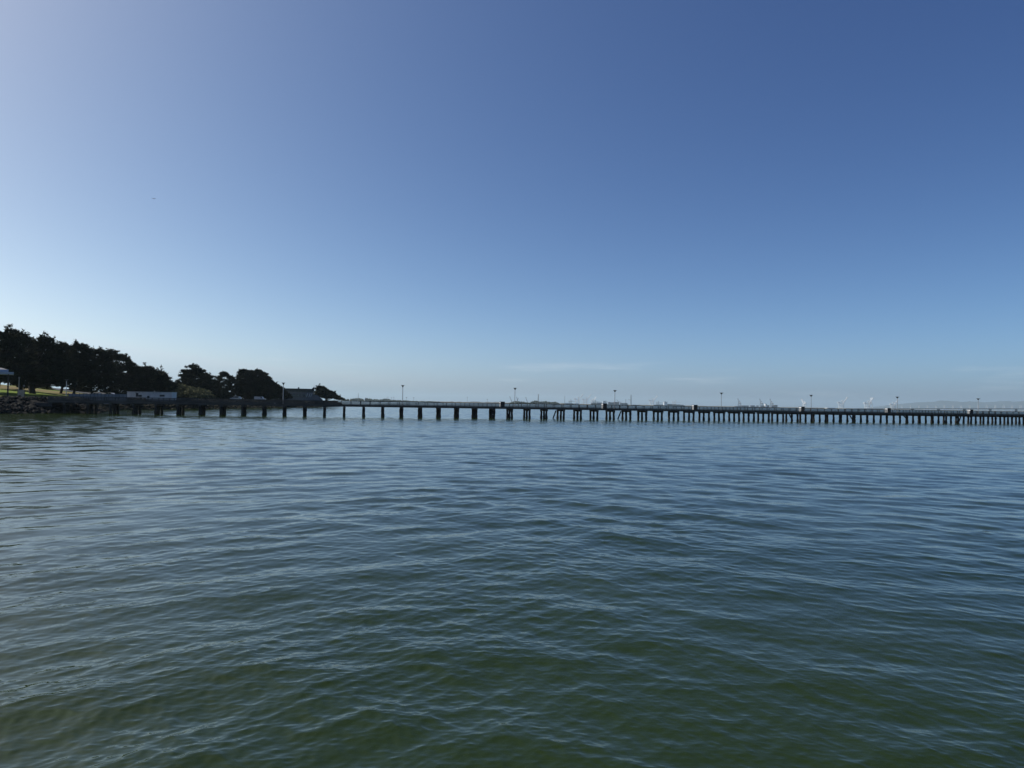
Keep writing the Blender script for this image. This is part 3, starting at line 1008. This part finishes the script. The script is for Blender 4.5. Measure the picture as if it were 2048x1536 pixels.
# slim sign poles on the mound
for x, y, lab in ((38, 752, 'slim pale pole on the mound right of the hut'), (48, 768, 'short dark pole on the mound beside the notice board')):
    X, Y, z = at(x, 190)
    p_ = empty('sign_pole', (X, Y, z - 0.3), 0)
    tag(p_, lab, 'pole')
    h = wz(x, y, Y) - z
    MB().tube([(0, 0, 0), (0, 0, h)], [0.07, 0.06], 7).build('shaft', M['lampmetal'] if x == 38 else M['lampdark'], p_)
    MB().box(-0.22, 0.22, -0.05, 0.05, h - 0.4, h + 0.05).build('plate', M['greypanel'], p_)

# cars
def car(label, x, Y, rz, paint, kind='car', group='vehicles in the car park'):
    X, Y, z = at(x, Y, 0.14)
    m = mat('car_paint', paint, tuple(v * 0.9 for v in paint), 0.3, 1.0, spec=0.6)
    nm = {'car': 'parked_car', 'suv': 'parked_car', 'van': 'parked_van'}[kind]
    r = empty(nm, (X, Y, z), rz)
    tag(r, label, 'van' if kind == 'van' else 'car', group)
    if kind == 'van':
        L, hw, prof = 5.4, 0.98, [(-2.7, 0.35), (2.7, 0.35), (2.7, 0.95), (1.75, 1.15), (1.05, 2.05), (-2.6, 2.1), (-2.7, 1.9)]
        win = [[(0.95, 1.25), (1.6, 1.22), (1.0, 1.92), (0.35, 1.95)]]
    elif kind == 'suv':
        L, hw, prof = 4.7, 0.93, [(-2.35, 0.4), (2.35, 0.4), (2.35, 0.95), (1.2, 1.12), (0.55, 1.7), (-1.9, 1.75), (-2.35, 1.1)]
        win = [[(0.1, 1.15), (0.95, 1.15), (0.45, 1.6), (0.1, 1.62)], [(-1.6, 1.15), (-0.05, 1.15), (-0.05, 1.62), (-1.55, 1.62)]]
    else:
        L, hw, prof = 4.5, 0.88, [(-2.25, 0.32), (2.25, 0.32), (2.25, 0.75), (1.25, 0.92), (0.55, 1.4), (-0.85, 1.43), (-1.7, 0.98), (-2.25, 0.92)]
        win = [[(-0.1, 0.95), (0.95, 0.95), (0.45, 1.33), (-0.1, 1.35)], [(-1.35, 0.98), (-0.2, 0.96), (-0.2, 1.35), (-0.75, 1.36)]]
    MB().prism(prof, -hw, hw).build('body', m, r)
    for w in win:
        for s in (-1, 1):
            y0 = s * (hw + 0.004)
            MB().prism(w, min(y0, y0 - s * 0.03), max(y0, y0 - s * 0.03)).build('window', M['window'], r)
    for sx in (-0.31, 0.31):
        for s in (-1, 1):
            wh = empty('wheel', (sx * L, s * (hw - 0.12), 0.33)); wh.parent = r
            MB().tube([(0, -0.1, 0), (0, 0.1, 0)], [0.33, 0.33], 14).build('tyre', M['tyre'], wh)
            MB().tube([(0, -0.115, 0), (0, 0.115, 0)], [0.19, 0.19], 10).build('rim', M['rim'], wh)
    for s in (-0.6, 0.6):
        MB().box(prof[1][0] - 0.02, prof[1][0] + 0.03, s - 0.16, s + 0.16, 0.62, 0.74).build('headlight', M['glass'], r)
    return r
car('silver car behind the fence below the grove', 196, 238, R(4), (0.55, 0.57, 0.60))
car('pale car behind the fence, just left of the trailer', 222, 246, R(-6), (0.45, 0.47, 0.50))
car('white car parked below the open airy cypress', 472, 330, R(180), (0.42, 0.43, 0.44), 'suv')
car('white van parked right of the white car', 521, 352, R(0), (0.48, 0.49, 0.51), 'van')
car('silver car parked right of the white van', 547, 356, R(-5), (0.40, 0.42, 0.45))
car('dark car directly left of the pier lamp by the building', 558, 360, R(5), (0.03, 0.035, 0.045))
car('black car right of the pier lamp by the building', 582, 368, R(-8), (0.02, 0.02, 0.025), 'suv')
car('dark grey car parked in front of the grey building', 596, 380, R(0), (0.05, 0.055, 0.06))
car('pale car at the right end in front of the building', 612, 388, R(6), (0.42, 0.43, 0.45))

# ------------------------------------------------------------------ far shore
M['farland'] = mat('far_shore_ground', (0.16, 0.15, 0.12), (0.10, 0.10, 0.085), 0.95, 0.004)
M['farwood'] = mat('far_wood', (0.055, 0.065, 0.035), (0.035, 0.04, 0.025), 0.95, 0.02)
M['hill'] = mat('far_hill', (0.05, 0.06, 0.062), (0.038, 0.046, 0.048), 0.95, 0.0006)
M['steelwhite'] = mat('white_crane_steel', (0.78, 0.79, 0.80), (0.66, 0.67, 0.68), 0.5, 0.05)
M['steelgrey'] = mat('grey_crane_steel', (0.16, 0.18, 0.21), (0.11, 0.125, 0.15), 0.6, 0.05)
M['hull'] = mat('ship_hull', (0.07, 0.08, 0.10), (0.05, 0.055, 0.07), 0.6, 0.02)
M['cont_a'] = mat('container_blue_grey', (0.14, 0.16, 0.20), (0.08, 0.09, 0.12), 0.7, 0.09, stretch=(1, 1, 3))
M['cont_b'] = mat('container_rust', (0.20, 0.14, 0.12), (0.12, 0.10, 0.10), 0.7, 0.09, stretch=(1, 1, 3))
M['concrete'] = mat('bridge_concrete', (0.36, 0.36, 0.35), (0.28, 0.28, 0.28), 0.8, 0.01)

def strip(name, pts, Y, depth, m, kind='structure', top=None):
    """low land: outline of heights by column, with a sloping front and flat back"""
    g = random.Random(int(Y))
    vs, fs = [], []
    n = len(pts)
    for x, y in pts:
        X = wx(x, Y); z = max(0.8, wz(x, y, Y))
        vs += [(X, Y - depth * 0.25, -2.0), (X, Y, z * 0.75), (X, Y + depth * 0.3, z), (X, Y + depth, -2.0)]
    for i in range(n - 1):
        for k in range(3):
            a = i * 4 + k
            fs.append((a, a + 4, a + 5, a + 1))
    fs += [(0, 1, 2, 3), (n * 4 - 1, n * 4 - 2, n * 4 - 3, n * 4 - 4)]
    return tag(MB().raw(vs, fs).build(name, m), kind=kind)
def rough(x0, x1, f, step, amp, seed):
    g = random.Random(seed)
    return [(x, f(x) + g.uniform(-amp, amp)) for x in np.arange(x0, x1 + step, step)]
strip('far_shore', rough(686, 1130, lambda x: yh(x) - 1.6, 3, 0.5, 1), 4300, 500, M['farland'])
strip('port_shore', rough(920, 1680, lambda x: yh(x) - 1.3, 4, 0.4, 2), 7600, 900, M['farland'])
strip('port_apron', rough(1655, 1830, lambda x: yh(x) - 0.9, 4, 0.2, 3), 6900, 300, M['farland'])
strip('bay_flats', rough(1700, 2300, lambda x: yh(x) - 1.2, 5, 0.3, 4), 15000, 2000, M['farland'])

def wood(name, pts, Y, seed):
    """a far belt of trees: many rough crowns in one mass"""
    g = random.Random(seed)
    b = MB()
    xs = [p[0] for p in pts]; ys = [p[1] for p in pts]
    x = xs[0]
    while x < xs[-1]:
        top = wz(x, np.interp(x, xs, ys) + g.uniform(-0.4, 0.9), Y)
        r = g.uniform(0.8, 1.8) / FPX * Y
        top = max(top, 4)
        b.ell((wx(x, Y) , Y + g.uniform(-30, 60), top * 0.5), (r, r, top * 0.52), 7, 6, 0.22, g)
        x += g.uniform(0.5, 1.2)
    return tag(b.build(name, M['farwood']), kind='stuff')
wood('far_wood', [(686, 799), (700, 797.5), (716, 796), (726, 798), (732, 795.5), (742, 798), (760, 798.6), (772, 797), (782, 799.5),
                  (812, 800.5), (820, 801.5), (850, 802.3), (880, 803)], 4200, 5)
wood('park_wood', [(1020, 805), (1030, 802), (1044, 803), (1058, 805), (1066, 802), (1072, 800.8), (1080, 803), (1092, 802.5), (1098, 803),
                   (1104, 804), (1112, 803.5), (1120, 806)], 4000, 6)

# rows of low sheds on the far shore
def shed(x0, x1, y, Y, m, lab):
    X0, X1, z = wx(x0, Y), wx(x1, Y), wz((x0 + x1) / 2, y, Y)
    r = empty('warehouse', ((X0 + X1) / 2, Y, 0), 0)
    tag(r, lab, 'warehouse', 'sheds on the far shore')
    h = (X1 - X0) / 2
    MB().box(-h, h, 0, 60, 0, z * 0.85).build('wall', m, r)
    MB().prism([(-h - 1, z * 0.85 + 0.01), (h + 1, z * 0.85 + 0.01), (h + 1, z * 0.88), (0, z), (-h - 1, z * 0.88)], -1, 61).build('roof', M['concrete'], r)
    n = max(2, int(h * 2 / 40))
    for k in range(n):
        xx = -h + (k + 0.5) * 2 * h / n
        MB().box(xx - 4, xx + 4, -0.4, 0.3, 0.2, z * 0.5).build('door', M['hull'], r)
shed(941, 962, 803.2, 4600, M['farland'], 'low tan shed on the far shore left of the leftmost shelter box')
shed(970, 984, 803.8, 4600, M['concrete'], 'pale shed on the far shore just left of the leftmost shelter box')
shed(988, 1000, 803.8, 4600, M['farland'], 'small tan shed touching the leftmost shelter box')
shed(1149, 1159, 806.2, 6900, M['steelwhite'], 'small white shed on the far shore below the raised cranes')
shed(1122, 1148, 806.0, 6900, M['concrete'], 'long grey shed on the far shore right of the dark far trees')
shed(1262, 1280, 809.5, 6900, M['concrete'], 'pale shed right of the tall lattice mast')
shed(1655, 1672, 815.4, 6800, M['steelwhite'], 'tiny white shed left of the white gantry cranes')

# ship-to-shore cranes
def crane(label, x, Y, rz, m, boom='up', s=1.0, group='cranes at the port'):
    r = empty('gantry_crane', (wx(x, Y), Y, 1.5), rz)
    r.scale = (s, s, s)
    tag(r, label, 'crane', group)
    for lx in (-15, 15):
        for ly in (-11, 11):
            MB().beam((lx, ly, 0), (lx, ly, 46), 3.2, 3.2).build('leg', m, r)
    for lx in (-15, 15):
        MB().beam((lx, -11, 16), (lx, 11, 16), 1.8, 2.2).build('sill_beam', m, r)
        MB().beam((lx, -11, 45), (lx, 11, 45), 1.8, 2.2).build('portal_beam', m, r)
    for ly in (-11, 11):
        MB().beam((-15, ly, 24), (15, ly, 24), 1.6, 2.0).build('tie_beam', m, r)
        MB().beam((-15, ly, 24), (15, ly, 44), 1.2).build('diagonal', m, r)
    for ly in (-4, 4):
        MB().beam((-34, ly, 48), (17, ly, 48), 2.4, 4.0).build('girder', m, r)
    MB().box(-30, -16, -5, 5, 50, 57).build('machinery_house', M['steelwhite'], r)
    for ly in (-9, 9):
        MB().beam((14, ly, 46), (11, ly * 0.25, 74), 2.6).build('apex_leg', m, r)
        MB().beam((11, ly * 0.25, 73), (-30, ly * 0.4, 50), 1.3).build('back_stay', m, r)
    if boom == 'up':
        e = (17 + 60 * math.cos(R(52)), 48 + 60 * math.sin(R(52)))
    else:
        e = (17 + 60, 49)
    b = None
    for ly in (-3.5, 3.5):
        b = MB().beam((17, ly, 48), (e[0], ly, e[1]), 2.4, 4.2).build('boom', m, r)
    MB().beam((11, 0, 73), ((17 + e[0]) / 2, 0, (48 + e[1]) / 2), 1.3).build('boom_stay', m, r)
    MB().box(e[0] - 3, e[0] + 3, -5, 5, e[1] - 2, e[1] + 3).build('boom_tip', m, r)
    MB().box(2, 8, -2.5, 2.5, 40, 46.4).build('operator_cab', M['steelwhite'], r)
    return r
g_r = 'white cranes at the right'
crane('white gantry crane with raised boom, leftmost of the right-hand cranes', 1683, 6700, R(8), M['steelwhite'], s=1.15)
crane('white gantry crane with raised boom, middle of the right-hand cranes', 1735, 6700, R(8), M['steelwhite'], s=1.15)
crane('white crane overlapping the middle right-hand crane, turned nearly end on', 1742, 6850, R(62), M['steelwhite'], s=1.2)
crane('white gantry crane with raised boom right behind a pier lamp', 1786, 6600, R(8), M['steelwhite'], s=1.0)
crane('white crane seen end on left of the sixth pier lamp', 1609, 7100, R(95), M['steelwhite'], s=1.0)
crane('grey crane seen end on above the left part of the stacked ship', 1479.5, 8300, R(91), M['steelgrey'], s=1.05)
crane('grey crane seen end on above the middle of the stacked ship', 1523.5, 8200, R(90), M['steelgrey'], s=1.05)
crane('grey crane seen end on above the right end of the stacked ship', 1544, 8200, R(89), M['steelgrey'], s=1.05)
crane('pale crane with raised boom, leftmost of the pair above the white shed', 1155, 8000, R(10), M['steelwhite'], s=1.25)
crane('pale crane with raised boom, rightmost of the pair above the white shed', 1171, 8000, R(10), M['steelwhite'], s=1.22)
crane('pale low-boomed crane left of the pair with raised booms', 1141, 8300, R(20), M['steelgrey'], 'down', 0.8)
crane('pale crane just right of the raised pair', 1186, 8300, R(40), M['steelwhite'], s=1.0)
crane('low-boomed crane above the left end of the long grey ship', 1190, 8500, R(15), M['steelgrey'], 'down', 0.8)
crane('low-boomed crane above the second shelter box', 1211, 8500, R(15), M['steelgrey'], 'down', 0.75)
crane('crane with raised boom above the right end of the long grey ship', 1240, 8600, R(150), M['steelgrey'], 'up', 0.7)
crane('pale crane with raised boom left of the ship with white bridge', 1304, 8000, R(10), M['steelwhite'], s=1.2)
crane('grey crane with low boom just left of the white ship bridge', 1316, 8300, R(15), M['steelgrey'], 'down', 0.75)
crane('white crane with level boom over the ship with white bridge', 1349, 8100, R(5), M['steelwhite'], 'down', 0.95)

# slender lattice masts and derricks
def mast(label, x, ytop, Y, w, lean=0.0, m='steelgrey', cat='mast', name='lattice_mast', jib=False):
    z = wz(x, ytop, Y)
    X = wx(x, Y)
    r = empty(name, (X, Y, 1.0), 0)
    tag(r, label, cat, 'masts and derricks on the far shore')
    lx = lean / FPX * Y
    for sx in (-1, 1):
        for sy in (-1, 1):
            MB().beam((sx * w * 1.6, sy * w * 1.6, 0), (lx + sx * w * 0.4, sy * w * 0.4, z), w * 0.8).build('leg', M[m], r)
    n = 5
    for k in range(1, n + 1):
        q = k / (n + 1.0); a = w * (1.6 - 1.2 * q)
        MB().beam((lx * q - a, -a, z * q), (lx * q + a, -a, z * q), w * 0.4).build('cross_bar', M[m], r)
    if jib:
        MB().beam((lx * 0.5, 0, z * 0.5), (lx * 0.5 - 30, 0, z * 0.62), w * 0.8).build('jib', M[m], r)
    MB().box(lx - w, lx + w, -w, w, z, z + w * 2).build('mast_head', M[m], r)
mast('thin mast rising over the far woods by the small lone cypress', 717, 787, 4300, 0.9)
mast('lattice tower rising behind the dark far trees', 1077, 790, 5200, 2.6, m='concrete')
mast('leaning derrick boom left of the third pier lamp', 1026, 794, 4600, 1.6, -6, cat='derrick', name='derrick')
mast('second leaning derrick boom behind the third pier lamp', 1032, 797, 4600, 1.4, 5, cat='derrick', name='derrick')
mast('leaning derrick boom right of the third pier lamp', 1037, 795, 4600, 1.5, -3, cat='derrick', name='derrick')
mast('steeply leaning derrick boom at the left of the dark far trees', 1057, 795.5, 4600, 1.6, -5, cat='derrick', name='derrick')
mast('thin mast left of the raised pair of cranes', 1130, 792, 7000, 1.2)
mast('tall lattice crane tower between the two long ships', 1262.5, 791, 7600, 3.4, jib=True, cat='crane tower', name='crane_tower')
mast('short mast at the right end of the long grey ship', 1252, 799, 7600, 1.5)
# floodlight poles on the far shore
def flood(label, x, ytop, Y, wide):
    z = wz(x, ytop, Y)
    r = empty('floodlight_pole', (wx(x, Y), Y, 1.0), 0)
    tag(r, label, 'floodlight', 'floodlight poles on the far shore')
    MB().tube([(0, 0, 0), (0, 0, z)], [0.7, 0.5], 6).build('pole', M['steelgrey'], r)
    MB().box(-wide, wide, -1, 1, z, z + 2.4).build('light_bar', M['steelgrey'], r)
for x, y, w, lab in ((776, 795, 2.2, 'floodlight pole on the far woods, leftmost of three'), (783.5, 796, 2.2, 'floodlight pole on the far woods, middle of three'),
                     (788, 795, 2.4, 'floodlight pole on the far woods, right of three'), (813.5, 795.6, 4.6, 'wide-headed floodlight right of the second pier lamp'),
                     (828, 796.2, 4.2, 'wide-headed floodlight, second right of the second pier lamp'), (935, 795, 2.0, 'pole with spread arms left of the tan shed'),
                     (975, 799.5, 3.2, 'short floodlight above the pale shed')):
    flood(lab, x, y, 4350, w)

# container ships
def ship(label, x0, x1, Y, deck_y, stacks, house=None, m='hull'):
    X0, X1 = wx(x0, Y), wx(x1, Y)
    r = empty('container_ship', ((X0 + X1) / 2, Y, 0), 0)
    tag(r, label, 'ship', 'container ships at the port')
    L = (X1 - X0) / 2
    zd = max(6.0, wz((x0 + x1) / 2, deck_y, Y))
    MB().raw([(-L, -20, zd), (L * 0.9, -20, zd), (L + 10, 0, zd + 2), (L * 0.9, 20, zd), (-L, 20, zd),
              (-L + 6, -17, -2), (L * 0.85, -17, -2), (L - 4, 0, -2), (L * 0.85, 17, -2), (-L + 6, 17, -2)],
             [(0, 1, 2, 3, 4), (9, 8, 7, 6, 5), (0, 5, 6, 1), (1, 6, 7, 2), (2, 7, 8, 3), (3, 8, 9, 4), (4, 9, 5, 0)]).build('hull', M[m], r)
    for k, (a, b, y) in enumerate(stacks):
        xa, xb, z = wx(a, Y) - (X0 + X1) / 2, wx(b, Y) - (X0 + X1) / 2, wz((a + b) / 2, y, Y)
        MB().box(xa, xb, -18, 18, zd + 0.02, z).build('container_stack', M['cont_a' if k % 3 else 'cont_b'], r)
    if house:
        a, b, y = house
        xa, xb, z = wx(a, Y) - (X0 + X1) / 2, wx(b, Y) - (X0 + X1) / 2, wz((a + b) / 2, y, Y)
        h = MB().box(xa, xb, -17, 17, zd + 0.02, z).build('bridge_house', M['steelwhite'], r)
        MB().box(xa - 1, xb + 1, -21, 21, z + 0.02, z + 3).build('bridge_wing', M['steelwhite'], h)
        MB().box(xa + 0.3 * (xb - xa), xa + 0.6 * (xb - xa), -2, 2, z + 3.02, z + 9).build('funnel', M['hull'], h)
    return r
ship('long grey container ship behind the second shelter box and fourth lamp', 1182, 1256, 7300, 808.6,
     [(1183, 1193, 805.5), (1194, 1204, 805), (1217, 1227, 804.5), (1228, 1238, 804), (1241, 1248, 806), (1249, 1255, 806)], (1206, 1212, 803.5))
ship('container ship with tall white bridge house right of the tall lattice crane tower', 1308, 1370, 7300, 810.6,
     [(1310, 1317, 809.4), (1318, 1326, 809), (1336, 1344, 808), (1345, 1352, 808.5), (1353, 1360, 809), (1361, 1367, 809.5)], (1328, 1334.5, 804.4))
ship('long blue-grey container ship with gapped stacks under the end-on cranes', 1468, 1558, 7400, 814.4,
     [(1470, 1473.5, 812), (1474.2, 1477.5, 812), (1478.2, 1481.5, 811.8), (1482.4, 1486, 811), (1486.6, 1489.6, 811), (1490.2, 1493, 811), (1493.8, 1497, 811),
      (1501.5, 1505, 810.8), (1505.8, 1509, 810.8), (1509.6, 1512, 813), (1513.4, 1516.6, 811), (1521, 1524.6, 811), (1525.2, 1528.4, 811),
      (1534.6, 1538, 810.5), (1543, 1546.5, 811), (1547, 1550.2, 810.2), (1550.8, 1554.2, 810)], (1530, 1533, 808.4))

# long viaduct
def make_bridge():
    Y = 5200.0
    r = empty('viaduct', (wx(1824, Y), Y, 0), 0)
    tag(r, 'long low concrete bridge with lamp posts below the far hills', 'bridge')
    X0 = wx(1824, Y)
    def dz(x):
        return wz(x, np.interp(x, [1690, 1750, 1850, 2000, 2300], [816.8, 816.6, 816.5, 816.6, 818.0]), Y)
    xs = list(range(1690, 2301, 10))
    for a, b in zip(xs[:-1], xs[1:]):
        for off in (0, 34):
            MB().beam((wx(a, Y) - X0 + 0.01, off, dz(a) - 3), (wx(b, Y) - X0 - 0.01, off, dz(b) - 3), 24, 5.0).build('deck_span', M['concrete'], r)
    x = 1824.0 - 52 * 2
    while x < 2300:
        for k, off in ((0, 0), (8, 34)):
            X = wx(x + k, Y) - X0
            zt = dz(x + k) - 5.6
            if zt > 0.5:
                MB().box(X - 4, X + 4, off - 5, off + 5, -2, zt).build('bridge_pier', M['concrete'], r)
        x += 52
    x = 1792.0
    k = 0
    while x < 2300:
        X = wx(x, Y) - X0
        MB().beam((X, 0 if k % 2 else 34, dz(x) - 0.5), (X, 0 if k % 2 else 34, dz(x) + 22), 1.2).build('lamp_mast', M['steelwhite'], r)
        x += 4.0 if k % 2 else 13.0
        k += 1
make_bridge()

# pale buildings along the water under the viaduct
g = random.Random(77)
bb = MB()
for k in range(120):
    x = g.uniform(1760, 2300)
    X = wx(x, 14800)
    w, h = g.uniform(15, 60), g.uniform(8, 30)
    bb.box(X - w, X + w, 14800 + k * 2.5, 14802 + k * 2.5, 0, h)
tag(bb.build('distant_buildings', M['steelwhite']), kind='stuff')

# hills across the bay
def make_hills():
    Y0 = 25000.0
    px = [1720, 1760, 1800, 1830, 1860, 1880, 1905, 1935, 1960, 1985, 2010, 2035, 2060, 2120, 2200, 2350, 2500]
    py = [819, 817.5, 813.5, 807.2, 803.6, 803.0, 804.0, 805.3, 805.4, 804.2, 803.0, 803.2, 804, 806, 808, 812, 824]
    g = np.random.RandomState(3)
    n, d = 160, 22
    xs = np.linspace(px[0], px[-1], n)
    vs, fs = [], []
    for j in range(d):
        q = j / (d - 1.0)
        for i, x in enumerate(xs):
            top = wz(x, np.interp(x, px, py), Y0)
            prof = math.sin(math.pi * min(1, q * 1.0)) ** 0.8
            wob = 1 + 0.16 * math.sin(x * 0.11 + q * 9) * math.sin(q * math.pi) * (q < 0.45) + 0.03 * math.sin(x * 0.43 + q * 23) * (abs(q - 0.5) > 0.06)
            vs.append((wx(x, Y0), Y0 - 3500 + 7000 * q, -5 + max(0, top) * prof * wob + g.uniform(-3, 3)))
    for j in range(d - 1):
        for i in range(n - 1):
            a = j * n + i
            fs.append((a, a + 1, a + n + 1, a + n))
    return tag(MB().raw(vs, fs).build('hills', M['hill'], smooth=True), kind='structure')
make_hills()

# airliner crossing the sky
def make_plane():
    Y = 7600.0
    r = empty('airliner', (wx(297, Y), Y, wz(297, 394, Y)), R(4))
    r.rotation_euler = (0, R(-4), R(6))
    tag(r, 'tiny airliner high in the sky at the left', 'airplane')
    m = mat('airliner_paint', (0.55, 0.56, 0.58), None, 0.4, 0.1)
    MB().tube([(-20, 0, 0.6), (-15, 0, 0.2), (-6, 0, 0), (12, 0, 0), (17, 0, -0.2), (19.5, 0, -0.6)], [0.4, 1.4, 2.0, 2.0, 1.5, 0.4], 12).build('fuselage', m, r, smooth=True)
    for s in (-1, 1):
        MB().raw([(4, s * 1.5, -1), (-2.5, s * 1.5, -1), (-6.5, s * 17, 1), (-4.6, s * 17, 1), (4, s * 1.5, -0.5), (-2.5, s * 1.5, -0.5), (-6.5, s * 17, 1.2), (-4.6, s * 17, 1.2)],
                 [(0, 1, 2, 3), (7, 6, 5, 4), (0, 3, 7, 4), (1, 0, 4, 5), (2, 1, 5, 6), (3, 2, 6, 7)]).build('wing', m, r)
        MB().tube([(3.6, s * 5.6, -1.9), (0.2, s * 5.6, -1.9)], [1.0, 0.8], 10).build('engine', m, r)
        MB().raw([(-15, s * 0.8, 0.8), (-18, s * 0.8, 0.8), (-20, s * 6.5, 1.2), (-18.6, s * 6.5, 1.2), (-15, s * 0.8, 1.1), (-18, s * 0.8, 1.1), (-20, s * 6.5, 1.4), (-18.6, s * 6.5, 1.4)],
                 [(0, 1, 2, 3), (7, 6, 5, 4), (0, 3, 7, 4), (1, 0, 4, 5), (2, 1, 5, 6), (3, 2, 6, 7)]).build('tailplane', m, r)
    MB().raw([(-13, -0.2, 1.4), (-18.5, -0.2, 1.4), (-20.5, -0.2, 7.6), (-18.4, -0.2, 7.6), (-13, 0.2, 1.4), (-18.5, 0.2, 1.4), (-20.5, 0.2, 7.6), (-18.4, 0.2, 7.6)],
             [(3, 2, 1, 0), (4, 5, 6, 7), (0, 1, 5, 4), (1, 2, 6, 5), (2, 3, 7, 6), (3, 0, 4, 7)]).build('tail_fin', m, r)
make_plane()

# ------------------------------------------------------------------ haze
def make_haze():
    m = bpy.data.materials.new('sea_haze')
    m.use_nodes = True
    n, l = m.node_tree.nodes, m.node_tree.links
    n.remove(n['Principled BSDF'])
    v = n.new('ShaderNodeVolumePrincipled')
    v.inputs['Color'].default_value = (0.70, 0.88, 1.0, 1)
    v.inputs['Density'].default_value = 3.4e-5
    v.inputs['Anisotropy'].default_value = 0.25
    l.new(v.outputs[0], n['Material Output'].inputs['Volume'])
    o = MB().box(-46000, 46000, -46000, 46000, -3.0, 480.0).build('haze', m)
    return tag(o, kind='stuff')
make_haze()
